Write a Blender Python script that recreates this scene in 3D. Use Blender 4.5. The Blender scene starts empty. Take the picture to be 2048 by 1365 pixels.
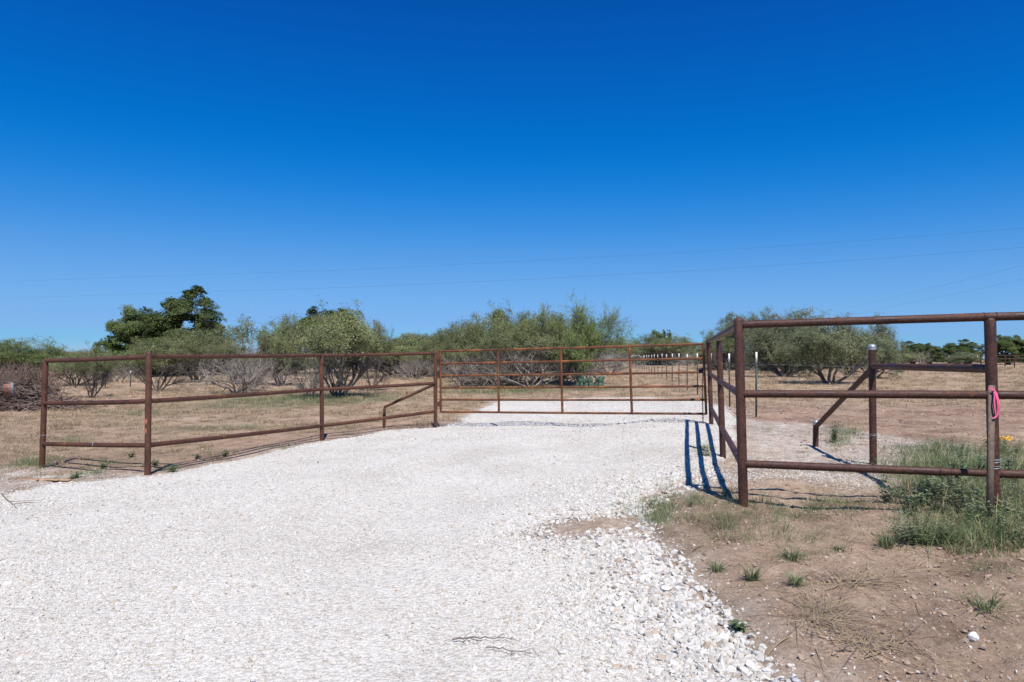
import bpy, bmesh, math, random
import numpy as np
from mathutils import Vector, Matrix, Euler

# ------------------------------------------------------------------ camera, sky, sun, exposure
SC = bpy.context.scene
COL = SC.collection
F = 1365.0            # focal length in photograph pixels (2048 wide)
CX, CY = 1024.0, 682.5
EYE = 1.5
PITCH = math.atan(37.5 / F)

cam_d = bpy.data.cameras.new('camera')
cam = bpy.data.objects.new('camera', cam_d); COL.objects.link(cam)
cam_d.sensor_width = 36.0; cam_d.lens = 36.0 * F / 2048.0
cam_d.clip_start = 0.05; cam_d.clip_end = 6000
cam.location = (0, 0, EYE); cam.rotation_euler = (math.pi / 2 + PITCH, 0, 0)
SC.camera = cam

SUNV = Vector((-0.17, 0.95, -1.49)).normalized()      # direction the light travels
elev = math.asin(-SUNV.z)
az = math.atan2(-SUNV.x, -SUNV.y)                      # compass angle of the sun, from +Y towards +X
SKY_R = [(0, 0.000), (0.045, 0.001), (0.09, 0.004), (0.13, 0.028), (0.20, 0.080), (0.34, 0.135), (0.50, 0.165), (0.66, 0.182), (0.8, 0.40), (1.0, 0.80)]
SKY_G = [(0, 0), (0.09, 0.042), (0.114, 0.068), (0.205, 0.150), (0.275, 0.205), (0.35, 0.255), (0.53, 0.330), (0.70, 0.372), (1.0, 0.85)]
SKY_B = [(0, 0), (0.20, 0.13), (0.245, 0.25), (0.27, 0.325), (0.35, 0.430), (0.416, 0.500), (0.50, 0.565), (0.60, 0.610), (0.67, 0.640), (1.0, 0.95)]
W = bpy.data.worlds.new('World'); SC.world = W; W.use_nodes = True
nt = W.node_tree; nt.nodes.clear()
sky = nt.nodes.new('ShaderNodeTexSky'); sky.sky_type = 'NISHITA'; sky.sun_disc = False
sky.sun_elevation = elev; sky.sun_rotation = az
sky.altitude = 900; sky.air_density = 1.0; sky.dust_density = 0.15; sky.ozone_density = 2.2
hs = nt.nodes.new('ShaderNodeHueSaturation'); hs.inputs['Saturation'].default_value = 1.22
hs.inputs['Hue'].default_value = 0.503; hs.inputs['Value'].default_value = 1.0
gm = nt.nodes.new('ShaderNodeGamma'); gm.inputs['Gamma'].default_value = 1.0
bg = nt.nodes.new('ShaderNodeBackground'); bg.inputs['Strength'].default_value = 0.085
wo = nt.nodes.new('ShaderNodeOutputWorld')
# the photograph's deep blue sky: a tone curve per channel on the sky model's own colour
v1 = nt.nodes.new('ShaderNodeVectorMath'); v1.operation = 'SCALE'; v1.inputs['Scale'].default_value = 0.085
v2 = nt.nodes.new('ShaderNodeVectorMath'); v2.operation = 'SCALE'; v2.inputs['Scale'].default_value = 1 / 0.085
cv = nt.nodes.new('ShaderNodeRGBCurve')
for ch, pts in ((0, SKY_R), (1, SKY_G), (2, SKY_B)):
    c = cv.mapping.curves[ch]
    c.points[0].location = pts[0]; c.points[1].location = pts[-1]
    for p in pts[1:-1]: c.points.new(*p)
cv.mapping.use_clip = False; cv.mapping.update()
nt.links.new(sky.outputs[0], gm.inputs['Color']); nt.links.new(gm.outputs[0], hs.inputs['Color'])
nt.links.new(hs.outputs[0], v1.inputs[0]); nt.links.new(v1.outputs[0], cv.inputs['Color'])
nt.links.new(cv.outputs[0], v2.inputs[0]); nt.links.new(v2.outputs[0], bg.inputs['Color']); nt.links.new(bg.outputs[0], wo.inputs['Surface'])

sun_d = bpy.data.lights.new('sun', 'SUN'); sun_d.energy = 4.3; sun_d.angle = math.radians(0.5)
sun_d.color = (1.0, 0.955, 0.90)
sun = bpy.data.objects.new('sun', sun_d); COL.objects.link(sun)
sun.rotation_euler = SUNV.to_track_quat('-Z', 'Y').to_euler(); sun.location = (3, -10, 20)
SC.view_settings.view_transform = 'Standard'; SC.view_settings.look = 'None'
SC.view_settings.exposure = 0.40; SC.view_settings.gamma = 1.0
SC.cycles.max_bounces = 6; SC.cycles.transparent_max_bounces = 8

# ------------------------------------------------------------------ numeric helpers
RNG = np.random.default_rng(7)
random.seed(7)

def _hash(ix, iy, seed):
    h = (ix.astype(np.int64) * 374761393 + iy.astype(np.int64) * 668265263 + seed * 1442695041) & 0xffffffff
    h = ((h ^ (h >> 13)) * 1274126177) & 0xffffffff
    h = (h ^ (h >> 16)) & 0xffffffff
    return h / 4294967295.0

def vnoise(x, y, seed=0):
    x = np.asarray(x, float); y = np.asarray(y, float)
    ix = np.floor(x); iy = np.floor(y); fx = x - ix; fy = y - iy
    fx = fx * fx * (3 - 2 * fx); fy = fy * fy * (3 - 2 * fy)
    a = _hash(ix, iy, seed); b = _hash(ix + 1, iy, seed)
    c = _hash(ix, iy + 1, seed); d = _hash(ix + 1, iy + 1, seed)
    return (a * (1 - fx) + b * fx) * (1 - fy) + (c * (1 - fx) + d * fx) * fy

def fbm(x, y, octaves=4, seed=0):
    s = 0.0; a = 0.5; n = 0
    for k in range(octaves):
        s = s + a * (vnoise(x * 2 ** k + 17.3 * k, y * 2 ** k + 5.1 * k, seed + k) - 0.5) * 2; n += a; a *= 0.5
    return s / n                                       # about -1..1

def sstep(a, b, x):
    t = np.clip((x - a) / (b - a), 0, 1); return t * t * (3 - 2 * t)

CTRL = np.array([
    (-1.51, 13.47, -1.342), (-3.33, 11.96, -1.402), (-4.49, 8.40, -1.416), (-6.52, 9.50, -1.503),
    (3.38, 11.62, -1.132), (2.57, 8.37, -1.196), (1.82, 5.39, -1.165), (3.36, 4.8, -1.14),
    (3.88, 7.34, -1.14), (4.0, 9.0, -1.14), (4.79, 13.44, -1.13), (5.24, 16.4, -1.145), (6.07, 22.3, -1.12),
    (7.69, 34, -1.01), (9.2, 44.7, -0.97), (14.2, 80, -0.78), (0, 3, -1.38), (-3, 3, -1.42), (2, 3, -1.2),
    (0.9, 13.6, -1.27), (0.3, 9, -1.30), (-2, 7, -1.38), (1, 21, -1.24), (-2.6, 5, -1.40), (3.2, 2.4, -1.16)])

def terrain(x, y):
    x = np.asarray(x, float); y = np.asarray(y, float)
    rise = np.clip(y - 14, 0, 110)
    right = 0.5 + 0.5 * np.tanh((x - 0.03 * y) / (4 + 0.12 * np.abs(y)))
    b = -1.47 + 0.30 * right + rise * (0.0012 + 0.0045 * right)
    b = b + 0.10 * fbm(x / 14.0, y / 14.0, 2, 3) * sstep(16, 40, y)
    sc = 1.0 + 0.10 * np.clip(y, 0, 100)
    num = b * 0.004; den = np.full_like(b, 0.004)
    for cx, cy, cz in CTRL:
        r2 = ((x - cx) ** 2 + (y - cy) ** 2) / sc ** 2
        w = 1.0 / (r2 + 0.05) ** 2 * np.exp(-r2 / 6.0)
        num = num + w * cz; den = den + w
    return EYE + num / den

def tz(x, y): return float(terrain(np.array([x]), np.array([y]))[0])

cP, sP = math.cos(PITCH), math.sin(PITCH)
def ray(px, py):
    u = (px - CX) / F; v = -(py - CY) / F
    d = np.array([u, cP - v * sP, sP + v * cP]); return d / d[1]
def P(px, py, d):                                      # the point at depth d seen at a photograph pixel
    r = ray(px, py) * d; return Vector((r[0], r[1], r[2] + EYE))
def G(px, py, dmax=500.0):                             # where a photograph pixel meets the ground
    r = ray(px, py); ds = np.geomspace(1.2, dmax, 1500)
    z = EYE + r[2] * ds - terrain(r[0] * ds, ds)
    k = np.argmax(z < 0) if (z < 0).any() else len(ds) - 1
    if k == 0 or z[k] >= 0: d = ds[k]
    else:
        t = z[k - 1] / (z[k - 1] - z[k]); d = ds[k - 1] + t * (ds[k] - ds[k - 1])
    return Vector((r[0] * d, d, tz(r[0] * d, d)))

def poly_sd(poly, x, y):                               # signed distance, positive inside
    x = np.asarray(x, float); y = np.asarray(y, float)
    inside = np.zeros(x.shape, bool); dist = np.full(x.shape, 1e9)
    n = len(poly)
    for i in range(n):
        ax, ay = poly[i]; bx, by = poly[(i + 1) % n]
        ex, ey = bx - ax, by - ay; L2 = ex * ex + ey * ey + 1e-12
        t = np.clip(((x - ax) * ex + (y - ay) * ey) / L2, 0, 1)
        dist = np.minimum(dist, np.hypot(x - ax - t * ex, y - ay - t * ey))
        cond = ((ay > y) != (by > y)) & (x < (bx - ax) * (y - ay) / (by - ay + 1e-12) + ax)
        inside ^= cond
    return np.where(inside, dist, -dist)

# ------------------------------------------------------------------ object helpers
def mesh_np(name, verts, quads=None, tris=None, mat=None, smooth=False):
    me = bpy.data.meshes.new(name)
    verts = np.asarray(verts, np.float32).reshape(-1, 3)
    loops = []; starts = []; n = 0
    if quads is not None and len(quads):
        q = np.asarray(quads, np.int32).reshape(-1, 4); loops.append(q.ravel()); starts.append(np.arange(len(q)) * 4); n = len(q) * 4
    if tris is not None and len(tris):
        t = np.asarray(tris, np.int32).reshape(-1, 3); loops.append(t.ravel()); starts.append(n + np.arange(len(t)) * 3)
    loops = np.concatenate(loops); starts = np.concatenate(starts)
    me.vertices.add(len(verts)); me.vertices.foreach_set('co', verts.ravel())
    me.loops.add(len(loops)); me.loops.foreach_set('vertex_index', loops.astype(np.int32))
    me.polygons.add(len(starts)); me.polygons.foreach_set('loop_start', starts.astype(np.int32))
    me.update(calc_edges=True); me.validate()
    if smooth: me.polygons.foreach_set('use_smooth', np.ones(len(me.polygons), bool))
    if mat: me.materials.append(mat)
    return me

class MB:                                              # collects shapes in world coordinates for one mesh
    def __init__(s): s.v = []; s.q = []; s.t = []; s.n = 0
    def add(s, v, q=(), t=()):
        v = np.asarray(v, float).reshape(-1, 3); s.v.append(v)
        if len(q): s.q.append(np.asarray(q, int).reshape(-1, 4) + s.n)
        if len(t): s.t.append(np.asarray(t, int).reshape(-1, 3) + s.n)
        s.n += len(v)
    def tube(s, pts, rads, sides=10, caps=True):
        pts = [Vector(p) for p in pts]; n = len(pts)
        if not hasattr(rads, '__len__'): rads = [rads] * n
        rows = []; ref = None
        for i in range(n):
            d = (pts[min(i + 1, n - 1)] - pts[max(i - 1, 0)]).normalized()
            if ref is None:
                ref = d.orthogonal().normalized()
            ref = (ref - d * ref.dot(d)).normalized(); b = d.cross(ref)
            for k in range(sides):
                a = 2 * math.pi * k / sides
                rows.append(pts[i] + (ref * math.cos(a) + b * math.sin(a)) * rads[i])
        q = []; t = []
        for i in range(n - 1):
            for k in range(sides):
                k2 = (k + 1) % sides
                q.append((i * sides + k, i * sides + k2, (i + 1) * sides + k2, (i + 1) * sides + k))
        if caps:
            c0 = len(rows); rows.append(pts[0]); rows.append(pts[-1])
            for k in range(sides):
                k2 = (k + 1) % sides
                t.append((c0, k2, k)); t.append((c0 + 1, (n - 1) * sides + k, (n - 1) * sides + k2))
        s.add([tuple(p) for p in rows], q, t)
    def box(s, c, half, M=None):
        v = []
        for dx in (-1, 1):
            for dy in (-1, 1):
                for dz in (-1, 1):
                    p = Vector((dx * half[0], dy * half[1], dz * half[2]))
                    if M: p = M @ p
                    v.append(tuple(Vector(c) + p))
        s.add(v, [(0, 1, 3, 2), (4, 6, 7, 5), (0, 4, 5, 1), (2, 3, 7, 6), (0, 2, 6, 4), (1, 5, 7, 3)])
    def build(s, name, mat, root=None, smooth=True, loc=None):
        v = np.concatenate(s.v)
        o0 = Vector(root.location) if root else (Vector(loc) if loc is not None else Vector((0, 0, 0)))
        v = v - np.array(o0)
        me = mesh_np(name, v, np.concatenate(s.q) if s.q else None, np.concatenate(s.t) if s.t else None, mat, smooth)
        if smooth:
            try: me.set_sharp_from_angle(angle=math.radians(50))
            except Exception: pass
        ob = bpy.data.objects.new(name, me); COL.objects.link(ob)
        if root: ob.parent = root
        else: ob.location = o0
        return ob

def tag(o, label=None, cat=None, group=None, kind=None):
    if label: o['label'] = label
    if cat: o['category'] = cat
    if group: o['group'] = group
    if kind: o['kind'] = kind
    return o
def thing(name, loc, label, cat, group=None):
    o = bpy.data.objects.new(name, None); COL.objects.link(o); o.location = loc; o.empty_display_size = 0.2
    return tag(o, label, cat, group)

# ------------------------------------------------------------------ materials
def new_mat(name):
    m = bpy.data.materials.new(name); m.use_nodes = True; t = m.node_tree; t.nodes.clear()
    out = t.nodes.new('ShaderNodeOutputMaterial'); b = t.nodes.new('ShaderNodeBsdfPrincipled')
    t.links.new(b.outputs[0], out.inputs['Surface']); return m, t, b, out
def nd(t, kind, **kw):
    n = t.nodes.new(kind)
    for k, v in kw.items(): setattr(n, k, v)
    return n
def noise(t, coord, scale, detail=4, rough=0.55):
    n = nd(t, 'ShaderNodeTexNoise'); n.inputs['Scale'].default_value = scale
    n.inputs['Detail'].default_value = detail; n.inputs['Roughness'].default_value = rough
    if coord is not None: t.links.new(coord, n.inputs['Vector'])
    return n
def ramp(t, fac, stops):
    r = nd(t, 'ShaderNodeValToRGB'); e = r.color_ramp.elements
    while len(e) > 1: e.remove(e[-1])
    e[0].position = stops[0][0]; e[0].color = (*stops[0][1], 1)
    for p, c in stops[1:]:
        x = e.new(p); x.color = (*c, 1)
    t.links.new(fac, r.inputs[0]); return r
def mix(t, fac, a, b, mode='MIX'):
    m = nd(t, 'ShaderNodeMix', data_type='RGBA', blend_type=mode)
    for s, v in ((m.inputs[0], fac), (m.inputs[6], a), (m.inputs[7], b)):
        if isinstance(v, bpy.types.NodeSocket): t.links.new(v, s)
        elif isinstance(v, (int, float)): s.default_value = v
        else: s.default_value = (*v, 1)
    return m.outputs[2]
def bump(t, h, strength, dist, nrm=None):
    b = nd(t, 'ShaderNodeBump'); b.inputs['Strength'].default_value = strength; b.inputs['Distance'].default_value = dist
    t.links.new(h, b.inputs['Height'])
    if nrm is not None: t.links.new(nrm, b.inputs['Normal'])
    return b.outputs[0]

def rust_mat(name, dark, mid, orange, cut=0.62):
    m, t, b, _ = new_mat(name)
    c = nd(t, 'ShaderNodeTexCoord').outputs['Object']
    n1 = noise(t, c, 5, 6, 0.62); n2 = noise(t, c, 55, 4, 0.7)
    r1 = ramp(t, n1.outputs[0], [(0.3, dark), (0.52, mid), (cut, mid), (cut + 0.13, orange)])
    r2 = ramp(t, n2.outputs[0], [(0.35, (0.55, 0.5, 0.5)), (0.65, (1.35, 1.3, 1.25))])
    col = mix(t, 1.0, r1.outputs[0], r2.outputs[0], 'MULTIPLY')
    t.links.new(col, b.inputs['Base Color'])
    rr = ramp(t, n1.outputs[0], [(0.3, (0.42,) * 3), (0.7, (0.8,) * 3)]); t.links.new(rr.outputs[0], b.inputs['Roughness'])
    b.inputs['Specular IOR Level'].default_value = 0.35
    t.links.new(bump(t, n2.outputs[0], 0.35, 0.004), b.inputs['Normal']); return m
M_RUST = rust_mat('rusty_pipe', (0.055, 0.025, 0.016), (0.105, 0.045, 0.026), (0.20, 0.085, 0.036), 0.60)
M_RUSTD = rust_mat('dark_rusty_pipe', (0.040, 0.020, 0.015), (0.080, 0.036, 0.025), (0.17, 0.078, 0.042), 0.60)
M_RUSTO = rust_mat('orange_rusty_tube', (0.080, 0.030, 0.015), (0.155, 0.060, 0.024), (0.27, 0.105, 0.035), 0.52)

def plain(name, col, rough=0.6, metal=0.0, var=0.25, scale=30, bumpd=0.0):
    m, t, b, _ = new_mat(name)
    c = nd(t, 'ShaderNodeTexCoord').outputs['Object']; n = noise(t, c, scale, 4)
    lo = tuple(x * (1 - var) for x in col); hi = tuple(min(1, x * (1 + var)) for x in col)
    r = ramp(t, n.outputs[0], [(0.3, lo), (0.7, hi)]); t.links.new(r.outputs[0], b.inputs['Base Color'])
    b.inputs['Roughness'].default_value = rough; b.inputs['Metallic'].default_value = metal
    if bumpd: t.links.new(bump(t, n.outputs[0], 0.6, bumpd), b.inputs['Normal'])
    return m
M_GALV = plain('galvanised_steel', (0.36, 0.38, 0.41), 0.5, 0.5, 0.2)
M_BLACK = plain('dark_steel', (0.02, 0.018, 0.018), 0.5, 0.3)
M_TGREEN = plain('green_post_paint', (0.018, 0.045, 0.035), 0.5)
M_TWHITE = plain('white_post_paint', (0.70, 0.70, 0.70), 0.5, 0, 0.06)
M_ORANGE = plain('orange_marking_paint', (0.40, 0.12, 0.065), 0.7, 0, 0.3, 60)
M_PINK = plain('pink_flagging_tape', (0.78, 0.13, 0.25), 0.4, 0, 0.12)
M_YELLOW = plain('yellow_flagging_tape', (0.85, 0.48, 0.03), 0.45, 0, 0.15)
M_STAKE = plain('weathered_stake_wood', (0.16, 0.115, 0.085), 0.85, 0, 0.35, 50, 0.002)
M_PLANK = plain('tan_wood', (0.42, 0.27, 0.15), 0.8, 0, 0.3, 30, 0.002)
M_WIRE = plain('fence_wire', (0.30, 0.30, 0.31), 0.5, 0.5)
M_CABLE = plain('power_cable', (0.04, 0.05, 0.07), 0.6)
M_TWIG = plain('dark_twig_bark', (0.17, 0.13, 0.11), 0.9, 0, 0.3)
M_PILE = plain('dead_branch_bark', (0.16, 0.115, 0.095), 0.9, 0, 0.6, 1.5)
M_ROCK = plain('white_rock', (0.72, 0.71, 0.68), 0.85, 0, 0.12, 25, 0.006)
M_REDBLOCK = plain('faded_red_metal', (0.23, 0.105, 0.085), 0.7, 0, 0.35, 6)
M_BLUEGREY = plain('pale_blue_edge', (0.20, 0.25, 0.28), 0.8)

def leaf_mat(name, c1, c2, trans=0.30, scale=1.2):
    m, t, b, out = new_mat(name)
    tc = nd(t, 'ShaderNodeTexCoord'); oi = nd(t, 'ShaderNodeObjectInfo')
    n = noise(t, tc.outputs['Object'], scale, 5, 0.7)
    r = ramp(t, n.outputs[0], [(0.30, c1), (0.70, c2)])
    hsv = nd(t, 'ShaderNodeHueSaturation')
    mr = nd(t, 'ShaderNodeMapRange'); mr.inputs['To Min'].default_value = 0.80; mr.inputs['To Max'].default_value = 1.2
    t.links.new(oi.outputs['Random'], mr.inputs[0]); t.links.new(mr.outputs[0], hsv.inputs['Value'])
    t.links.new(r.outputs[0], hsv.inputs['Color'])
    t.links.new(hsv.outputs[0], b.inputs['Base Color']); b.inputs['Roughness'].default_value = 0.6
    b.inputs['Specular IOR Level'].default_value = 0.3
    tr = nd(t, 'ShaderNodeBsdfTranslucent'); t.links.new(hsv.outputs[0], tr.inputs[0])
    ms = nd(t, 'ShaderNodeMixShader'); ms.inputs[0].default_value = trans
    t.links.new(b.outputs[0], ms.inputs[1]); t.links.new(tr.outputs[0], ms.inputs[2])
    t.links.new(ms.outputs[0], out.inputs['Surface']); return m
M_MESQ = leaf_mat('mesquite_leaf', (0.125, 0.150, 0.055), (0.295, 0.330, 0.140))
M_SAGE = leaf_mat('grey_green_leaf', (0.125, 0.155, 0.075), (0.300, 0.335, 0.175))
M_BRITE = leaf_mat('bright_green_leaf', (0.14, 0.21, 0.050), (0.28, 0.37, 0.10))
M_OAK = leaf_mat('live_oak_leaf', (0.050, 0.080, 0.022), (0.150, 0.195, 0.055), 0.15, 0.5)
M_CACT = leaf_mat('cactus_skin', (0.055, 0.095, 0.065), (0.10, 0.155, 0.105), 0.05, 3)
M_GRASS = leaf_mat('green_grass_blade', (0.105, 0.145, 0.060), (0.26, 0.305, 0.145), 0.3, 9)
M_WEED = leaf_mat('silvery_weed_leaf', (0.13, 0.160, 0.082), (0.30, 0.33, 0.20), 0.25, 6)
M_WEEDG = leaf_mat('fresh_weed_leaf', (0.10, 0.155, 0.07), (0.21, 0.28, 0.13), 0.25, 12)
M_STRAW = leaf_mat('straw_blade', (0.30, 0.22, 0.12), (0.52, 0.41, 0.24), 0.2, 5)
M_DRY = leaf_mat('dry_grass_blade', (0.29, 0.215, 0.135), (0.52, 0.41, 0.265), 0.2, 3)
M_BARK = plain('mesquite_bark', (0.13, 0.11, 0.095), 0.9, 0, 0.45, 4)
M_BARKG = plain('pale_grey_bark', (0.29, 0.255, 0.215), 0.9, 0, 0.4, 4)
M_BARKD = plain('dark_oak_bark', (0.12, 0.10, 0.085), 0.9, 0, 0.35, 4)

# gravel stones
def stone_mat():
    m, t, b, _ = new_mat('limestone_gravel')
    oi = nd(t, 'ShaderNodeObjectInfo'); c = nd(t, 'ShaderNodeTexCoord').outputs['Object']
    r = ramp(t, oi.outputs['Random'], [(0.0, (0.655, 0.635, 0.585)), (0.55, (0.60, 0.58, 0.532)), (0.78, (0.50, 0.47, 0.42)),
             (0.88, (0.44, 0.44, 0.44)), (0.935, (0.50, 0.40, 0.29)), (0.96, (0.33, 0.27, 0.22)), (1.0, (0.62, 0.60, 0.57))])
    n = noise(t, c, 1.6, 4, 0.6)
    r2 = ramp(t, n.outputs[0], [(0.3, (0.80, 0.78, 0.75)), (0.6, (1, 1, 1))])
    t.links.new(mix(t, 1.0, r.outputs[0], r2.outputs[0], 'MULTIPLY'), b.inputs['Base Color'])
    b.inputs['Roughness'].default_value = 0.9; b.inputs['Specular IOR Level'].default_value = 0.2; return m
M_STONE = stone_mat()
M_CLOD = plain('dirt_clod', (0.37, 0.275, 0.203), 0.95, 0, 0.3, 2)

def drive_mat():
    m, t, b, _ = new_mat('crushed_limestone')
    c = nd(t, 'ShaderNodeTexCoord').outputs['Object']
    big = noise(t, c, 0.9, 5, 0.6); fine = noise(t, c, 60, 5, 0.75)
    vo = nd(t, 'ShaderNodeTexVoronoi'); vo.inputs['Scale'].default_value = 38; t.links.new(c, vo.inputs['Vector'])
    vo2 = nd(t, 'ShaderNodeTexVoronoi'); vo2.inputs['Scale'].default_value = 85; t.links.new(c, vo2.inputs['Vector'])
    base = ramp(t, big.outputs[0], [(0.28, (0.55, 0.52, 0.465)), (0.5, (0.655, 0.63, 0.578)), (0.75, (0.72, 0.70, 0.65))])
    tone = noise(t, c, 0.35, 3, 0.5)
    cell = ramp(t, nd_sep(t, vo.outputs['Color']), [(0.0, (0.72, 0.68, 0.62)), (0.25, (0.93, 0.92, 0.9)), (1.0, (1.04, 1.04, 1.04))])
    gap = ramp(t, vo.outputs['Distance'], [(0.45, (1, 1, 1)), (0.8, (0.72, 0.69, 0.66))])  # shadow specks in the gaps between stones, painted into the colour
    fr = ramp(t, fine.outputs[0], [(0.3, (0.80, 0.78, 0.75)), (0.55, (1, 1, 1))])
    col = mix(t, 1.0, mix(t, 0.8, base.outputs[0], cell.outputs[0], 'MULTIPLY'), fr.outputs[0], 'MULTIPLY')
    col = mix(t, 0.6, col, gap.outputs[0], 'MULTIPLY')
    a_ = nd(t, 'ShaderNodeAttribute', attribute_name='soil'); col = mix(t, a_.outputs['Fac'], col, (0.34, 0.25, 0.19))
    t.links.new(col, b.inputs['Base Color']); b.inputs['Roughness'].default_value = 0.92
    b.inputs['Specular IOR Level'].default_value = 0.15
    n1 = bump(t, vo.outputs['Distance'], 0.9, -0.010); n2 = bump(t, vo2.outputs['Distance'], 0.6, -0.005, n1)
    t.links.new(bump(t, fine.outputs[0], 0.5, 0.006, n2), b.inputs['Normal']); return m
def nd_sep(t, colsock):
    s = nd(t, 'ShaderNodeSeparateColor'); t.links.new(colsock, s.inputs[0]); return s.outputs[0]
M_DRIVE = drive_mat()

def ground_mat():
    m, t, b, _ = new_mat('dry_field_soil')
    c = nd(t, 'ShaderNodeTexCoord').outputs['Object']
    att = lambda n: (lambda a: a.outputs['Fac'])(nd(t, 'ShaderNodeAttribute', attribute_name=n))
    big = noise(t, c, 0.55, 6, 0.6); mid = noise(t, c, 6, 6, 0.7); fine = noise(t, c, 45, 5, 0.75)
    mp = nd(t, 'ShaderNodeMapping'); mp.inputs['Scale'].default_value = (1.0, 2.2, 1); t.links.new(c, mp.inputs[0])
    str_ = noise(t, mp.outputs[0], 14, 6, 0.8)
    soil = ramp(t, mid.outputs[0], [(0.25, (0.305, 0.220, 0.158)), (0.5, (0.41, 0.305, 0.225)), (0.75, (0.49, 0.38, 0.29))])
    red = ramp(t, mid.outputs[0], [(0.3, (0.245, 0.160, 0.115)), (0.7, (0.39, 0.272, 0.205))])
    grs = ramp(t, str_.outputs[0], [(0.25, (0.20, 0.142, 0.098)), (0.5, (0.365, 0.268, 0.185)), (0.75, (0.53, 0.415, 0.30))])
    grn = ramp(t, str_.outputs[0], [(0.3, (0.11, 0.12, 0.065)), (0.7, (0.22, 0.215, 0.125))])
    col = mix(t, att('red'), soil.outputs[0], red.outputs[0])
    col = mix(t, att('grassy'), col, grs.outputs[0])
    col = mix(t, att('green'), col, grn.outputs[0])
    dst = ramp(t, mid.outputs[0], [(0.35, (0.40, 0.33, 0.265)), (0.6, (0.62, 0.58, 0.52))])
    col = mix(t, att('dusty'), col, dst.outputs[0])
    var = ramp(t, big.outputs[0], [(0.3, (0.80, 0.79, 0.78)), (0.7, (1.15, 1.13, 1.10))])
    col = mix(t, 1.0, col, var.outputs[0], 'MULTIPLY')
    pat = noise(t, c, 1.7, 7, 0.68)
    crust = ramp(t, pat.outputs[0], [(0.38, (0.74, 0.71, 0.69)), (0.46, (1.0, 0.98, 0.965)), (0.62, (1.22, 1.21, 1.20))])
    col = mix(t, 1.0, col, crust.outputs[0], 'MULTIPLY')
    fv = ramp(t, fine.outputs[0], [(0.3, (0.80, 0.79, 0.78)), (0.60, (1.16, 1.16, 1.16))])
    col = mix(t, 1.0, col, fv.outputs[0], 'MULTIPLY')
    t.links.new(col, b.inputs['Base Color']); b.inputs['Roughness'].default_value = 0.95
    b.inputs['Specular IOR Level'].default_value = 0.1
    lump = noise(t, c, 19, 6, 0.75); n0 = bump(t, mid.outputs[0], 0.9, 0.05); n1 = bump(t, lump.outputs[0], 1.0, 0.035, n0); t.links.new(bump(t, fine.outputs[0], 0.9, 0.012, n1), b.inputs['Normal'])
    return m
M_GROUND = ground_mat()

# ------------------------------------------------------------------ the ground and the driveway
def gxy(px, py):
    g = G(px, py); return (g.x, g.y)
DRIVE = [(-16, -5), (-16, 3.0), (-9, 6.3)] + [gxy(*p) for p in (
    (0, 990), (110, 972), (295, 955), (440, 930), (640, 884), (760, 865), (870, 858), (925, 842), (935, 832), (960, 822), (985, 810),
    (1000, 800), (1120, 799), (1185, 796), (1300, 797), (1400, 802), (1455, 815), (1480, 840), (1475, 870), (1455, 900), (1425, 950), (1375, 975),
    (1300, 1010), (1262, 1050), (1290, 1100), (1335, 1150), (1375, 1200), (1440, 1280), (1500, 1350))] + [(1.35, 2.0), (1.6, 0), (1.9, -5)]
SPILL = [gxy(*p) for p in ((1440, 832), (1520, 842), (1640, 852), (1790, 870), (1980, 895), (2048, 930), (1990, 960), (1850, 930), (1770, 975), (1700, 985),
                            (1560, 965), (1470, 985), (1380, 985), (1420, 930), (1450, 880))]
SPILL2 = [gxy(*p) for p in ((-60, 925), (60, 930), (130, 942), (300, 948), (300, 962), (100, 985), (-60, 1000))]
PATCH = G(1190, 1052)

def drive_sd(x, y):
    sd = poly_sd(DRIVE, x, y) + 0.16 * fbm(x * 1.3, y * 1.3, 3, 11) + 0.05 * fbm(x * 7, y * 7, 2, 12)
    pr = np.hypot((x - PATCH.x) / 0.42, (y - PATCH.y) / 0.24)
    return np.minimum(sd, (pr - 1.0) * 0.3 + 0.10 * fbm(x * 5, y * 5, 3, 14))

GREENS = [  # soft green patches of the field: pixel centre, pixel half sizes, strength
    (600, 798, 240, 14, 0.9), (1010, 782, 150, 10, 0.8), (420, 858, 150, 9, 0.35), (1180, 778, 120, 8, 0.5), (690, 798, 110, 10, 0.7),
    (1900, 955, 170, 60, 0.7), (1400, 1020, 110, 30, 0.10), (1900, 905, 120, 12, 0.3), (60, 925, 40, 25, 0.5), (900, 770, 100, 8, 0.3), (300, 825, 90, 7, 0.3), (1560, 1050, 120, 40, .06)]
GREENW = []
for px, py, rx, ry, s in GREENS:
    a = G(px, py); b = G(px + rx, py); c0 = G(px, py - ry); c1 = G(px, py + ry)
    GREENW.append((a.x, a.y, abs(b.x - a.x), abs(c0.y - c1.y) / 2, s))
def green_at(x, y):
    g = np.zeros_like(x)
    for ax, ay, rx, ry, s in GREENW:
        r = np.hypot((x - ax) / rx, (y - ay) / ry); g = np.maximum(g, s * sstep(1.15, 0.5, r + 0.25 * fbm(x * .9, y * .9, 3, 33)))
    return g
def grassy_at(x, y):
    # beyond the fences the field is dry grass; the strip by the driveway and the near verge are bare soil
    left = sstep(11.5, 15.5, y + 0.15 * x + 1.6 * fbm(x * .5, y * .5, 3, 21)) * (x < 1.5 + 0.09 * y)
    lf = sstep(0.6, 2.2, -poly_sd(DRIVE, x, y) + 0.8 * fbm(x * .6, y * .6, 3, 24)) * (x < 0)
    right = sstep(15.5, 21, y + 2.2 * fbm(x * .4, y * .4, 3, 22)) * (x >= 1.5 + 0.09 * y)
    return np.clip(np.maximum(np.maximum(left, lf), right) * (0.62 + 0.75 * fbm(x * .35, y * .6, 4, 23)), 0, 1)

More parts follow.
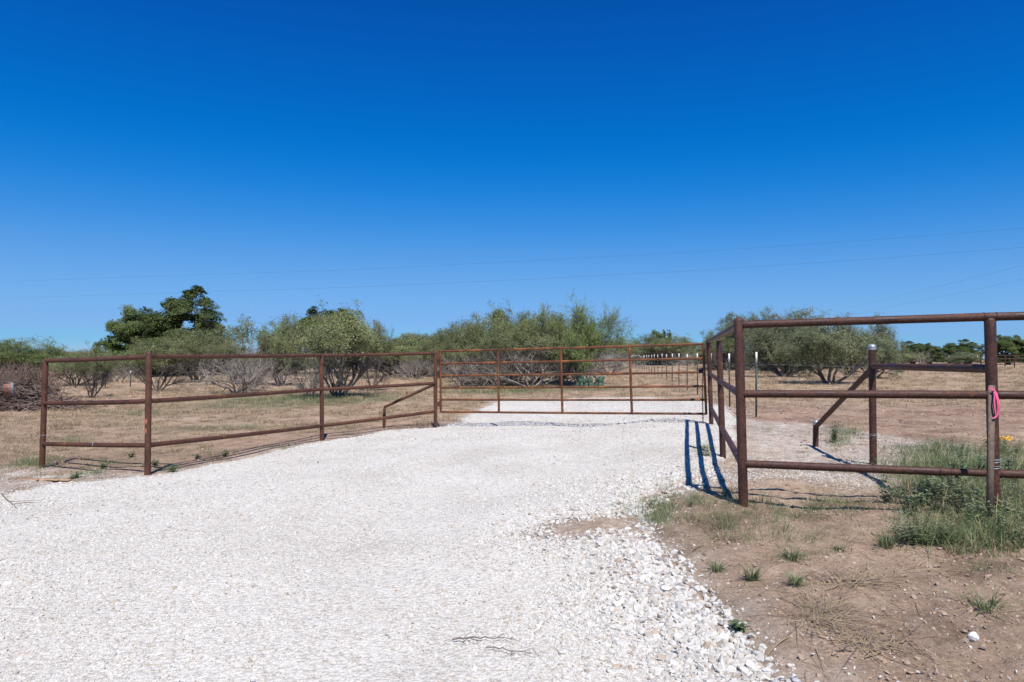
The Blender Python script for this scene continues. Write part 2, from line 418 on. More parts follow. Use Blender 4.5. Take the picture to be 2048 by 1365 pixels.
def dusty_at(x, y):
    sp = sstep(-0.3, 0.5, poly_sd(SPILL, x, y) + 0.5 * fbm(x * 2, y * 2, 3, 72)) * 0.75
    sp = np.maximum(sp, sstep(-.2, .4, poly_sd(SPILL2, x, y) + .3 * fbm(x * 2, y * 2, 3, 73)) * .7)
    ed = sstep(-0.45, 0.0, drive_sd(x, y) + 0.2 * fbm(x * 4, y * 4, 3, 74)) * 0.5
    g = G(352, 838); w = sstep(1.2, .4, np.hypot((x - g.x) / .5, (y - g.y) / .35) + .3 * fbm(x * 3, y * 3, 2, 75)) * .9
    return np.clip(np.maximum(np.maximum(sp, ed), w) * (0.8 + .5 * fbm(x * 5, y * 5, 3, 76)), 0, 1)
def relief(x, y):
    z = 0.020 * fbm(x * 1.1, y * 1.1, 3, 41)
    near = sstep(11, 5.5, y)
    bare = sstep(0.05, 0.3, -drive_sd(x, y))
    z = z + bare * near * (0.030 * fbm(x * 3.0, y * 3.0, 4, 42) + 0.026 * np.abs(fbm(x * 12, y * 12, 3, 43)))
    rough = np.exp(-((x - 2.4) ** 2 + (y - 2.7) ** 2) / 1.4)
    z = z + bare * rough * 0.075 * (np.abs(fbm(x * 7, y * 7, 4, 44)) - 0.2)
    ploughed = sstep(8.5, 11, y) * sstep(19, 15, y) * sstep(3.5, 5.5, x)
    return z + ploughed * 0.09 * np.abs(fbm(x * 2.2, y * 2.2, 4, 45))
def surf(x, y): return terrain(x, y) + relief(x, y)
def sz(x, y): return float(surf(np.array([float(x)]), np.array([float(y)]))[0])

def build_ground():
    NR, NA = 1000, 760
    r = np.geomspace(1.0, 3500, NR); a = np.linspace(-1.25, 1.25, NA)
    a = a * (0.62 + 0.38 * (a / 1.25) ** 2)
    R, A = np.meshgrid(r, a, indexing='ij')
    x = R * np.sin(A); y = -4.0 + R * np.cos(A)
    z = surf(x, y)
    i = np.arange(NR - 1)[:, None] * NA + np.arange(NA - 1)[None, :]
    q = np.stack([i, i + 1, i + NA + 1, i + NA], -1).reshape(-1, 4)[:, ::-1]
    me = mesh_np('ground', np.stack([x, y, z], -1), q, None, M_GROUND, True)
    x = x.ravel(); y = y.ravel()
    red = sstep(7.5, 10, y) * sstep(21, 14, y) * sstep(3.0, 4.5, x) * np.clip(0.6 + 0.7 * fbm(x * .7, y * .7, 3, 51), 0, 1)
    lr = sstep(0, .6, -poly_sd(DRIVE, x, y)) * (x < 0) * sstep(17, 11, y) * 0.6
    for n, v in (('grassy', grassy_at(x, y)), ('green', green_at(x, y)), ('red', np.clip(np.maximum(red, lr), 0, 1)), ('dusty', dusty_at(x, y))):
        at = me.attributes.new(n, 'FLOAT', 'POINT'); at.data.foreach_set('value', v.astype(np.float32))
    o = bpy.data.objects.new('ground', me); COL.objects.link(o); tag(o, kind='structure')

def build_drive():
    st = 0.05
    xs = np.arange(-15, 6.5, st); ys = np.arange(-4, 26, st)
    X, Y = np.meshgrid(xs, ys); sd = drive_sd(X, Y)
    lift = np.clip(sd * 0.16, -0.035, 0.030) + 0.010 * fbm(X * 2.5, Y * 2.5, 3, 61) * sstep(0, .3, sd) + 0.004
    rut = np.exp(-((np.abs(X - 0.05 * (Y - 8) - 0.1 - 0.0) - 0.85) / 0.35) ** 2) * 0.012
    Z = terrain(X, Y) + 0.020 * fbm(X * 1.1, Y * 1.1, 3, 41) + lift - rut * sstep(0.2, .6, sd) - .012 * sstep(.1, -.1, sd)
    n = len(xs)
    i = np.arange(len(ys) - 1)[:, None] * n + np.arange(n - 1)[None, :]
    q = np.stack([i, i + 1, i + n + 1, i + n], -1).reshape(-1, 4)
    keep = (sd.ravel()[q] > -0.14).any(1); q = q[keep]
    used = np.unique(q); mp = -np.ones(X.size, int); mp[used] = np.arange(len(used))
    me = mesh_np('driveway', np.stack([X, Y, Z], -1).reshape(-1, 3)[used], mp[q], None, M_DRIVE, True)
    XU = X.ravel()[used]; YU = Y.ravel()[used]; SU = sd.ravel()[used]
    soil = sstep(.02, .25, fbm(XU * 3.2, YU * 3.2, 3, 78)) * np.exp(-np.clip(SU, 0, 9) / .22) * sstep(0, .8, XU) + sstep(.1, -.02, SU) * .6
    at = me.attributes.new('soil', 'FLOAT', 'POINT'); at.data.foreach_set('value', np.clip(soil, 0, .85).astype(np.float32))
    o = bpy.data.objects.new('driveway', me); COL.objects.link(o); tag(o, kind='structure')
def dz(x, y):
    sd = drive_sd(x, y); base = terrain(x, y) + 0.020 * fbm(x * 1.1, y * 1.1, 3, 41)
    rut = np.exp(-((np.abs(x - 0.05 * (y - 8) - 0.1) - 0.85) / 0.35) ** 2) * 0.012
    zz = base + np.clip(sd * 0.16, -0.035, 0.030) + 0.010 * fbm(x * 2.5, y * 2.5, 3, 61) * sstep(0, .3, sd) + 0.004 - rut * sstep(0.2, .6, sd)
    return np.where(sd > -0.02, np.maximum(zz, surf(x, y)), surf(x, y))
build_ground(); build_drive()

# ------------------------------------------------------------------ scattered stuff (one object each, instanced by geometry nodes)
def scatter(name, protos, pos, rot, scl, idx, kind_label=None):
    pc = bpy.data.collections.new(name + '_kinds')
    for k, me in enumerate(protos):
        o = bpy.data.objects.new('%s_kind_%02d' % (name, k), me); pc.objects.link(o)
    me = bpy.data.meshes.new(name); me.vertices.add(len(pos)); me.vertices.foreach_set('co', pos.astype(np.float32).ravel())
    for n, v in (('rot', rot), ('scl', scl)):
        at = me.attributes.new(n, 'FLOAT_VECTOR', 'POINT'); at.data.foreach_set('vector', v.astype(np.float32).ravel())
    at = me.attributes.new('idx', 'INT', 'POINT'); at.data.foreach_set('value', idx.astype(np.int32))
    o = bpy.data.objects.new(name, me); COL.objects.link(o)
    g = bpy.data.node_groups.new(name, 'GeometryNodeTree')
    g.interface.new_socket('Geometry', in_out='INPUT', socket_type='NodeSocketGeometry')
    g.interface.new_socket('Geometry', in_out='OUTPUT', socket_type='NodeSocketGeometry')
    gi = g.nodes.new('NodeGroupInput'); go = g.nodes.new('NodeGroupOutput')
    iop = g.nodes.new('GeometryNodeInstanceOnPoints'); ci = g.nodes.new('GeometryNodeCollectionInfo')
    ci.inputs['Collection'].default_value = pc; ci.inputs['Separate Children'].default_value = True; ci.inputs['Reset Children'].default_value = True
    iop.inputs['Pick Instance'].default_value = True
    def na(n, ty):
        a = g.nodes.new('GeometryNodeInputNamedAttribute'); a.data_type = ty; a.inputs['Name'].default_value = n
        return [s for s in a.outputs if s.enabled and s.name == 'Attribute'][0]
    L = g.links.new
    L(gi.outputs[0], iop.inputs['Points']); L(ci.outputs[0], iop.inputs['Instance'])
    L(na('idx', 'INT'), iop.inputs['Instance Index']); L(na('rot', 'FLOAT_VECTOR'), iop.inputs['Rotation'])
    L(na('scl', 'FLOAT_VECTOR'), iop.inputs['Scale']); L(iop.outputs[0], go.inputs[0])
    md = o.modifiers.new('scatter', 'NODES'); md.node_group = g
    tag(o, kind='stuff'); return o

def stone_mesh(name, seed, mat, flat=0.6, n=20):
    rng = np.random.default_rng(seed); p = rng.normal(size=(n, 3)); p /= np.linalg.norm(p, axis=1)[:, None]
    p *= rng.uniform(0.75, 1.1, (n, 1)); p *= np.array([1, rng.uniform(0.65, 0.95), rng.uniform(flat - .12, flat + .12)]) * 0.5
    bm = bmesh.new()
    for q in p: bm.verts.new(q)
    r = bmesh.ops.convex_hull(bm, input=bm.verts)
    for v in [v for v in bm.verts if not v.link_faces]: bm.verts.remove(v)
    me = bpy.data.meshes.new(name); bm.to_mesh(me); bm.free(); me.materials.append(mat); return me
STONES = [stone_mesh('stone', 100 + k, M_STONE) for k in range(9)]
CLODS = [stone_mesh('clod', 200 + k, M_CLOD, 0.65, 18) for k in range(6)]

def rots(n, tilt=0.5):
    return np.stack([RNG.normal(0, tilt, n), RNG.normal(0, tilt, n), RNG.uniform(0, 6.283, n)], -1)

# gravel: denser and coarser near, coarser still along the right-hand edge
xs, ys, ss = [], [], []
for y0, y1, half, dens, s0 in ((0.8, 2.3, 3.6, 2500, .014), (2.3, 3.6, 3.4, 8500, 0.0100), (3.6, 5.2, 4.8, 6200, 0.0105), (5.2, 7.5, 6.3, 2800, 0.0120), (7.5, 11, 7.0, 900, 0.0145),
                               (11, 16, 6.0, 380, 0.022), (16, 24, 7.0, 130, 0.026)):
    n = int((y1 - y0) * 2 * half * dens); x = RNG.uniform(-half, half, n); y = RNG.uniform(y0, y1, n)
    s = s0 * np.exp(RNG.normal(0, 0.42, n)); xs.append(x); ys.append(y); ss.append(s)
x = np.concatenate(xs); y = np.concatenate(ys); s = np.concatenate(ss)
sd = drive_sd(x, y)
edgeR = np.exp(-np.clip(sd, 0, 9) / 0.45) * sstep(-0.5, 0.6, x) * sstep(9.5, 6, y)        # loose coarse rock on the right edge
coarse = np.clip(edgeR + 0.55 * sstep(0.05, .6, fbm(x * .8, y * .8, 3, 71)) * sstep(-1.2, 0.4, x) * sstep(7, 3, y), 0, 1)
leftc = sstep(-1.6, -3.4, x + .25 * y) * sstep(-.2, .35, fbm(x * .9, y * 1.6, 3, 79))
track = np.exp(-((x + .55 - .06 * (y - 5)) / .75) ** 2) * (.6 + .4 * fbm(x, y * .4, 2, 80))
s = s * (1 + 2.1 * coarse + 1.1 * leftc) * (1 - .25 * track); s = np.minimum(s, 0.058)
u = RNG.uniform(0, 1, len(x))
bandmix = sstep(-.05, .25, fbm(x * 3.2, y * 3.2, 3, 78)) * np.exp(-np.clip(sd, 0, 9) / .22) * sstep(0, .8, x)
pr = np.where(sd > 0, (1.0 - 0.68 * coarse) * (1 - .75 * bandmix) * (1 - .55 * track), 0.45 * np.exp(sd / 0.06) + 0.022 * np.exp(sd / 0.4))
s = np.where(sd < -0.12, np.minimum(s, 0.020), s)
spill = poly_sd(SPILL, x, y) + 0.3 * fbm(x * 2, y * 2, 3, 72)
# the spill of mixed rock behind the right-hand fence
pr = np.maximum(pr, 0.60 * sstep(-.1, 0.45, spill))
leftfringe = (x < 0) * np.maximum(0.30 * np.exp(np.clip(sd, -9, 0) / .22), .55 * sstep(-.1, .4, poly_sd(SPILL2, x, y) + .35 * fbm(x * 2, y * 2, 3, 73))) * (y < 14)
pr = np.maximum(pr, leftfringe)
k = u < pr
x, y, s, sd = x[k], y[k], s[k], sd[k]
# an extra band of big rock heaped along the right edge
ex = []
edge_px = [(1130, 1105), (1290, 1105), (1335, 1150), (1375, 1200), (1440, 1280), (1500, 1350), (1560, 1440)]
ew = [gxy(*p) for p in edge_px[1:]]
for (ax, ay), (bx, by) in zip(ew[:-1], ew[1:]):
    L = math.hypot(bx - ax, by - ay); n = int(L * 620)
    t = RNG.uniform(0, 1, n); off = np.abs(RNG.normal(0, 0.20, n)) * np.where(RNG.uniform(0, 1, n) < 0.10, -0.22, 1)
    nx, ny = -(by - ay) / L, (bx - ax) / L
    if nx > 0: nx, ny = -nx, -ny
    ex.append(np.stack([ax + t * (bx - ax) + nx * off, ay + t * (by - ay) + ny * off, 0.041 * np.exp(RNG.normal(0, 0.28, n))], -1))
ex = np.concatenate(ex); x = np.concatenate([x, ex[:, 0]]); y = np.concatenate([y, ex[:, 1]]); s = np.concatenate([s, ex[:, 2]])
z = dz(x, y) + s * 0.02
sp = np.stack([s, s, s * .8], -1) * RNG.uniform(0.75, 1.25, (len(s), 3))
scatter('gravel', STONES, np.stack([x, y, z], -1), rots(len(x), 0.45), sp, RNG.integers(0, len(STONES), len(x)))
print('gravel stones', len(x))

# clods of soil on the bare ground
n = 90000; x = RNG.uniform(-0.3, 6.5, n); y = RNG.uniform(1.5, 8.5, n); s = np.minimum(0.013 * np.exp(RNG.normal(0, 0.6, n)), .036)
d = np.clip(0.10 + 0.9 * np.exp(-((x - 2.6) ** 2 + (y - 2.6) ** 2) / 1.5) + 0.3 * fbm(x * 1.5, y * 1.5, 3, 81), 0, 1)
k = (drive_sd(x, y) < -0.02) & (RNG.uniform(0, 1, n) < d * 0.55)
x, y, s = x[k], y[k], s[k]
n2 = 9000; x2 = RNG.uniform(3.8, 16, n2); y2 = RNG.uniform(8.5, 19, n2); s2 = np.minimum(0.032 * np.exp(RNG.normal(0, 0.5, n2)), .08)
k2 = RNG.uniform(0, 1, n2) < np.clip(0.3 + fbm(x2 * .8, y2 * .8, 3, 82), 0, 1); x = np.r_[x, x2[k2]]; y = np.r_[y, y2[k2]]; s = np.r_[s, s2[k2]]
n3 = 7000; x3 = RNG.uniform(-11, 0, n3); y3 = RNG.uniform(8, 16, n3); k3 = (drive_sd(x3, y3) < -0.05) & (RNG.uniform(0, 1, n3) < .6)
x = np.r_[x, x3[k3]]; y = np.r_[y, y3[k3]]; s = np.r_[s, 0.022 * np.exp(RNG.normal(0, 0.5, k3.sum()))]
scatter('dirt_clods', CLODS, np.stack([x, y, surf(x, y) + s * 0.1], -1), rots(len(x)), np.stack([s, s, s * .8], -1), RNG.integers(0, 6, len(x)))

# ------------------------------------------------------------------ blades of grass
def blades(pos, h, w, az_, lean, rng):
    n = len(pos); h = np.broadcast_to(h, n); w = np.broadcast_to(w, n)
    dx = np.cos(az_); dy = np.sin(az_); sx = -dy; sy = dx
    v = np.zeros((n, 7, 3))
    for j, (t, ww) in enumerate(((0, 1.0), (0.4, 0.85), (0.75, 0.55))):
        o = lean * t * t * h; zz = h * t * np.sqrt(np.clip(1 - 0.35 * lean ** 2 * t, 0.1, 1))
        for sgn, k in ((-1, 0), (1, 1)):
            v[:, 2 * j + k, 0] = pos[:, 0] + dx * o + sgn * sx * w * ww / 2
            v[:, 2 * j + k, 1] = pos[:, 1] + dy * o + sgn * sy * w * ww / 2
            v[:, 2 * j + k, 2] = pos[:, 2] + zz
    v[:, 6, 0] = pos[:, 0] + dx * lean * h; v[:, 6, 1] = pos[:, 1] + dy * lean * h
    v[:, 6, 2] = pos[:, 2] + h * np.sqrt(np.clip(1 - 0.35 * lean ** 2, 0.1, 1)) * np.where(lean > 1.0, 0.55, 1.0)
    b = (np.arange(n) * 7)[:, None]
    q = np.concatenate([b + np.array([0, 1, 3, 2]), b + np.array([2, 3, 5, 4])]); t = b + np.array([4, 5, 6])
    return v.reshape(-1, 3), q, t
def tuft_mesh(name, seed, mat, n, rad, h, w, lean):
    rng = np.random.default_rng(seed); a = rng.uniform(0, 6.283, n); r = rad * np.sqrt(rng.uniform(0, 1, n))
    pos = np.stack([r * np.cos(a), r * np.sin(a), np.zeros(n) - 0.004], -1)
    az_ = a + rng.normal(0, 0.7, n)
    v, q, t = blades(pos, h * rng.uniform(0.45, 1.15, n), w * rng.uniform(.7, 1.3, n), az_, rng.uniform(lean * .3, lean * 1.3, n), rng)
    return mesh_np(name, v, q, t, mat)
DRYT = [tuft_mesh('dry_tuft', 300 + k, M_DRY, 34, 0.10, 0.10, 0.0045, 1.1) for k in range(4)]
GRNT = [tuft_mesh('green_tuft', 320 + k, M_GRASS, 15, 0.09, 0.12, 0.0034, 1.3) for k in range(4)]
STRB = [tuft_mesh('straw_bits', 340 + k, M_STRAW, 7, 0.10, 0.13, 0.0035, 2.6) for k in range(4)]

xs, ys, ss = [], [], []
for y0, y1, dens, s0 in ((7.5, 14, 40, 0.8), (14, 22, 26, 1.1), (22, 40, 9.0, 1.6), (40, 75, 2.2, 2.8)):
    half = y1 * 0.95; n = int((y1 - y0) * 2 * half * dens); x = RNG.uniform(-half, half, n); y = RNG.uniform(y0, y1, n)
    k = RNG.uniform(0, 1, n) < grassy_at(x, y) * np.clip(0.75 + 0.9 * fbm(x * .5, y * .5, 3, 91), 0.05, 1)
    k &= drive_sd(x, y) < -0.15
    xs.append(x[k]); ys.append(y[k]); ss.append(s0 * RNG.uniform(0.5, 1.25, k.sum()))
x, y, s = map(np.concatenate, (xs, ys, ss))
scatter('dry_grass', DRYT, np.stack([x, y, surf(x, y)], -1), rots(len(x), 0.1), np.stack([s * 1.3, s * 1.3, s * .8], -1), RNG.integers(0, 4, len(x)))
print('dry tufts', len(x))

# green growth: patches read from the photograph
BL = [(1900, 940, 130, 25, 260, 1.2), (1330, 1020, 70, 34, 40, .85), (1410, 1005, 100, 25, 34, .8), (1440, 1055, 100, 34, 34, .85), (1550, 1040, 90, 34, 34, .9), (1600, 1080, 220, 60, 40, .5),
      (1680, 1015, 80, 16, 50, .8), (1620, 1080, 70, 20, 14, .6), (1870, 905, 110, 10, 90, 1.0), (2030, 920, 40, 30, 60, 1.0), (1690, 872, 35, 22, 60, 1.2), (1310, 1040, 35, 14, 60, .5),
      (60, 925, 45, 22, 80, .9), (250, 925, 170, 18, 50, .7), (400, 905, 120, 16, 50, .8), (180, 950, 60, 10, 30, .7), (230, 930, 40, 8, 26, .7), (330, 940, 40, 8, 22, .7), (480, 900, 60, 8, 14, .6), (700, 858, 30, 8, 16, .6), (1410, 905, 25, 12, 40, .7), (1525, 860, 35, 10, 20, .6), (130, 885, 60, 12, 60, .8),
      (150, 955, 40, 8, 20, .6), (670, 862, 50, 10, 30, .8), (560, 895, 40, 8, 14, .7), (1850, 1080, 80, 16, 60, .9), (1980, 1150, 60, 12, 10, .6), (1440, 1030, 160, 40, 40, .45),
      (620, 800, 200, 10, 500, 1.4), (1000, 782, 130, 7, 420, 1.4), (420, 858, 140, 8, 120, .9), (1180, 778, 90, 6, 160, 1.3), (300, 830, 90, 6, 80, 1.0)]
pos = []; ss = []
for px, py, rx, ry, n, s0 in BL:
    for _ in range(n):
        g = G(px + random.gauss(0, .5) * rx, py + random.gauss(0, .5) * ry)
        pos.append((g.x, g.y)); ss.append(s0 * random.uniform(.5, 1.2))
pos = np.array(pos); ss = np.array(ss)
scatter('green_grass', GRNT, np.stack([pos[:, 0], pos[:, 1], dz(pos[:, 0], pos[:, 1])], -1), rots(len(ss), .12), np.stack([ss] * 3, -1), RNG.integers(0, 4, len(ss)))
# bits of straw lying on the verge
n = 2600; x = RNG.uniform(0.2, 5.5, n); y = RNG.uniform(2.0, 7.5, n)
k = (drive_sd(x, y) < -0.03) & (RNG.uniform(0, 1, n) < np.clip(.35 + .8 * fbm(x, y, 3, 95), 0.05, 1)); x, y = x[k], y[k]; s = RNG.uniform(.4, 1.3, len(x))
scatter('straw', STRB, np.stack([x, y, surf(x, y) + 0.004], -1), rots(len(x), .05), np.stack([s, s, s * .25], -1), RNG.integers(0, 4, len(x)))

# the dense stand of tall grass at the foot of the corner post
def tall_grass():
    rng = np.random.default_rng(5); pts = []
    for px, py, rx, ry, n in ((1930, 1040, 95, 45, 4200), (1990, 1010, 70, 60, 3200), (1850, 990, 60, 28, 1500), (1990, 1085, 70, 25, 1400), (1900, 1085, 70, 20, 500), (1900, 940, 90, 16, 900)):
        for _ in range(n):
            g = G(px + rng.normal(0, .55) * rx, py + rng.normal(0, .55) * ry); pts.append((g.x, g.y, g.z))
    for _ in range(5500):                              # goes on to the right, out of the frame
        x = rng.uniform(3.5, 6.8); y = 4.6 + rng.normal(0, .45); pts.append((x, y, tz(x, y)))
    p = np.array(pts); c = np.floor(p[:, :2] / 0.085)   # blades leave the ground in tufts
    jx = _hash(c[:, 0], c[:, 1], 1); jy = _hash(c[:, 0], c[:, 1], 2)
    p[:, 0] = (c[:, 0] + jx) * 0.085 + rng.normal(0, .014, len(p)); p[:, 1] = (c[:, 1] + jy) * 0.085 + rng.normal(0, .014, len(p))
    p[:, 2] = surf(p[:, 0], p[:, 1]) - 0.01
    n = len(p); hh = 0.245 * np.clip(0.72 + 0.95 * fbm(p[:, 0] * 2, p[:, 1] * 2, 3, 97), .3, 1.5) * rng.uniform(.4, 1.2, n)
    az_ = 6.283 * _hash(c[:, 0], c[:, 1], 3) + rng.normal(0, 1.6, n)
    st_ = rng.uniform(0, 1, n) < .02; hh = np.where(st_, hh * 1.7 + .1, hh)   # a few tall seed stalks
    v, q, t = blades(p, hh, 0.0036 * rng.uniform(.6, 1.4, n), az_, rng.uniform(.2, 1.7, n), rng)
    k = rng.uniform(0, 1, n) < 0.20
    k = rng.uniform(0, 1, n) < 0.20
    me = mesh_np('tall_grass', v, q, t, M_GRASS)
    me.materials.append(M_STRAW)
    mi = np.concatenate([k, k, k]).astype(np.int32)
    if len(me.polygons) == len(mi): me.polygons.foreach_set('material_index', mi)
    o = bpy.data.objects.new('tall_grass', me); COL.objects.link(o); tag(o, kind='stuff')
tall_grass()

# ------------------------------------------------------------------ pipe fences and gate
def nub(mb, p, r):                                     # weld bead round a pipe end
    for k in range(1): mb.tube([p + Vector((0, 0, -r * .2)), p + Vector((0, 0, r * .35)), p + Vector((0, 0, r * .7))], [r, r * .9, r * .35], 14)

def post_part(root, px_t, py_t, px_b, py_b, d, r, mat, label=None, domed=True, name='post'):
    top = P(px_t, py_t, d); bot = P(px_b, py_b, d); g = min(bot.z, sz(bot.x, bot.y))
    ax = (top - bot).normalized(); low = bot - ax * ((bot.z - g + 0.12) / ax.z)
    mb = MB()
    pts = [low + (top - low) * t for t in np.linspace(0, 1, 7)]
    rad = [r] * 7
    if domed: pts += [top + ax * r * .45, top + ax * r * .7]; rad += [r * .82, r * .35]
    mb.tube(pts, rad, 18); o = mb.build(name, mat, root)
    if label: o['label'] = label
    return top, bot
def pipe(root, a, b, r, mat, name='rail', n=5, label=None, sag=0.0, collar=True):
    mb = MB(); pts = [a + (b - a) * t + Vector((0, 0, -sag * 4 * t * (1 - t))) for t in np.linspace(0, 1, n)]
    mb.tube(pts, r, 16); o = mb.build(name, mat, root)
    if label: o['label'] = label
    if collar:                                         # welded seam where it meets the post
        d = (b - a).normalized()
        for p, s in ((a, 1), (b, -1)):
            m2 = MB(); c = p + d * s * 0.037
            m2.tube([c - d * .004, c - d * .002, c + d * .002, c + d * .004], [r * 1.02, r * 1.10, r * 1.10, r * 1.02], 16)
            w_ = m2.build('weld', M_RUSTD, root); w_.parent = o
    return o
def tie(root, p, r, name='wire_tie', turns=2):
    mb = MB(); pts = []
    for k in range(turns * 16 + 1):
        a = k / 16 * 2 * math.pi; pts.append(p + Vector((math.cos(a) * r, math.sin(a) * r, (k / 16) * 0.010 + .004 * math.sin(a * 1.3))))
    mb.tube(pts, 0.0022, 6); mb.build(name, M_GALV, root)

RP, RR = 0.0365, 0.0300
root = thing('pipe_fence', G(295, 950), 'long rusty three-rail pipe fence on the left of the gate', 'fence')
LP = [(91, 724, 84, 936, 9.50), (298, 707, 295, 950, 8.40), (643, 713, 644, 880, 11.96), (871, 705, 871, 856, 13.47)]
for i, a in enumerate(LP): post_part(root, *a, RP, M_RUST, ['leftmost end post with a silver wire twisted round it', 'nearest post with two orange paint marks', None, 'post that carries the gate hinges'][i])
LR = [((92, 722), (298, 714), (643, 711), (871, 707)), ((87, 807), (296, 803), (644, 779), (871, 767)), ((85, 888), (295, 891), (644, 852), (871, 823))]
for row in LR:
    for i in range(3):
        pipe(root, P(*row[i], LP[i][4]), P(*row[i + 1], LP[i + 1][4]), RR, M_RUST, sag=0.006)
t1, b1 = post_part(root, 769, 818, 768, 858, 13.55, 0.030, M_RUST, 'short stub post holding the slanted brace', False, 'brace_post')
pipe(root, P(768, 815, 13.55), P(869, 769, 13.50), 0.028, M_RUST, 'brace', collar=False)
tie(root, P(86, 873, 9.5), RP + .002)
for py, hgt, wd in ((843, 0.036, .55), (862, 0.032, .5)):  # paint marks: thin curved patches of paint on the front of the post
    c = P(296.2 if py < 850 else 295.8, py, 8.40); v = []; q = []
    for j in range(7):
        f = j / 6 * 2 - 1; half = wd * math.sqrt(max(0.05, 1 - f * f)) * (1 + .15 * math.sin(j * 5.1))
        for k in range(7):
            a = -math.pi / 2 - 0.35 + (k / 6 - .5) * 2 * half
            v.append((c.x + math.cos(a) * (RP + .0012), c.y + math.sin(a) * (RP + .0012), c.z + f * hgt))
    for j in range(6):
        for k in range(6): q.append((j * 7 + k, j * 7 + k + 1, j * 7 + k + 8, j * 7 + k + 7))
    mb = MB(); mb.add(v, q); mb.build('paint_mark', M_ORANGE, root)
mb = MB(); a = P(190, 888, 8.95); mb.tube([a + Vector((0, 0, -.034)), a + Vector((0, 0, .034))], .0335, 12); mb.v[-1][:, :] = mb.v[-1]
# white twist of wire on the lowest rail
a = P(189, 889.5, 8.92); mb = MB(); ax = (P(295, 891, 8.4) - P(85, 888, 9.5)).normalized(); u1 = ax.orthogonal().normalized(); u2 = ax.cross(u1)
mb.tube([a + ax * (k * .0006) + (u1 * math.cos(k * .5) + u2 * math.sin(k * .5)) * .0325 for k in range(26)], .0028, 6); mb.build('wire_tie', M_GALV, root)

root = thing('pipe_fence', G(1487, 1015), 'dark rusty three-rail pipe fence on the right, turning a corner towards the gate', 'fence')
RF = [(1417, 680, 1423, 855, 11.62), (1438, 676, 1446, 917, 8.37), (1477, 642, 1487, 1015, 5.39), (1980, 642, 1990, 1040, 4.80)]
post_part(root, *RF[0], RP, M_RUSTD, 'farthest post next to the free end of the gate')
post_part(root, 1438, 682, 1446, 917, 8.37, RP, M_RUSTD, None, False)
post_part(root, *RF[2], RP, M_RUSTD, 'nearest tall corner post')
post_part(root, *RF[3], RP, M_RUSTD, 'post behind the wooden stake')
FARP = (2560, 622, 2580, 1120, 4.25)
post_part(root, *FARP, RP, M_RUSTD)
for a, b, c in (((1418, 683), (1476, 652), 0), ((1420, 748), (1480, 789), 0), ((1422.5, 817), (1484, 928), 0)):
    pipe(root, P(*a, 11.62), P(*b, 5.39), RR, M_RUSTD, n=9, sag=.004)
post_behind = Vector((0, 0.035, 0.01))
pipe(root, P(1478, 650, 5.39), P(1980, 634, 4.80), RR, M_RUSTD, n=7)
pipe(root, P(1480, 788, 5.39), P(1985, 790, 4.80), RR, M_RUSTD, n=7)
pipe(root, P(1484, 928, 5.39), P(1892, 944, 4.90), RR, M_RUSTD, n=7)
pipe(root, P(1890, 944, 4.90), P(1988, 947, 4.80), RR * .84, M_RUSTD, n=4, label='short thinner sleeve of pipe joining the lowest rail to the post')
for py0, py1 in ((634, 621), (790, 797), (947, 970)):
    pipe(root, P(1980 + (py0 - 634) * .026, py0, 4.80), P(2565, py1, 4.25), RR, M_RUSTD, n=5)
# brace assembly running away from the corner
tp, bp = post_part(root, 1744, 698, 1746.5, 933, 7.34, RP, M_RUSTD, 'shorter brace post topped by a silver cap', False, 'brace_post')
sp_, bs = post_part(root, 1632, 848, 1631, 895, 9.0, RP, M_RUSTD, 'knee-high stub post topped by a silver cap', False, 'brace_post')
def capp(p, r):
    mb = MB(); mb.tube([p + Vector((0, 0, z)) for z in (-.012, .020, .0205, .036, .047, .052)], [r * 1.10, r * 1.10, r * 1.18, r * 1.08, r * .7, r * .2], 20)
    mb.build('cap', M_GALV, root)
capp(tp, RP); capp(sp_, RP)
pipe(root, P(1746, 733, 7.34), P(1982, 738, 4.80), RR * 1.05, M_RUSTD, 'brace', n=6)
pipe(root, P(1633, 853, 9.0), P(1743, 738, 7.36), RR, M_RUSTD, 'brace', n=5, collar=False)
tie(root, P(1746, 872, 7.34), RP + .002); tie(root, P(1988, 926, 4.80), RP + .003, turns=3); tie(root, P(1988, 938, 4.80), RP + .003)
tie(root, P(1633, 847, 9.0), RP + .002)

# the gate
GD0, GD1 = 13.50, 11.75
groot = thing('farm_gate', G(997, 848), 'closed rusty six-rail tube gate across the white gravel driveway', 'gate')
TL, BLp, TR, BR = P(881, 703, GD0), P(881.5, 824, GD0), P(1406, 688.5, GD1), P(1412.5, 828, GD1)
def gp(u, v):                                          # u along the gate, v from the top rail to the bottom one
    return TL.lerp(TR, u).lerp(BLp.lerp(BR, u), v)
vs = [0, 0.205, 0.405, 0.605, 0.80, 1.0]
for k, v in enumerate(vs):
    mb = MB(); mb.tube([gp(u, v) + Vector((0, 0, -.004 * math.sin(u * math.pi))) for u in np.linspace(0, 1, 9)], 0.0205 if k else .0215, 14); mb.build('rail', M_RUSTO, groot)
def u_at(px):
    lo, hi = 0.0, 1.0
    for _ in range(40):
        m = (lo + hi) / 2; p = gp(m, .5); q = p.x / p.y * F * (cP) + CX
        if (p.x / p.y) * F * 0.9995 + CX < px: lo = m
        else: hi = m
    return lo
for px in (None, 997, 1123, 1261, 'e'):
    u = 0.0 if px is None else 1.0 if px == 'e' else u_at(px)
    mb = MB(); up = Vector((0, 0, .012)) if u in (0.0, 1.0) else Vector()
    e = Vector((0, -0.003, 0))
    mb.tube([gp(u, 0) + up + e, gp(u, .5) + e, gp(u, 1) - up + e], 0.0215 if u in (0.0, 1.0) else 0.0225, 14); mb.build('upright', M_RUSTO, groot)
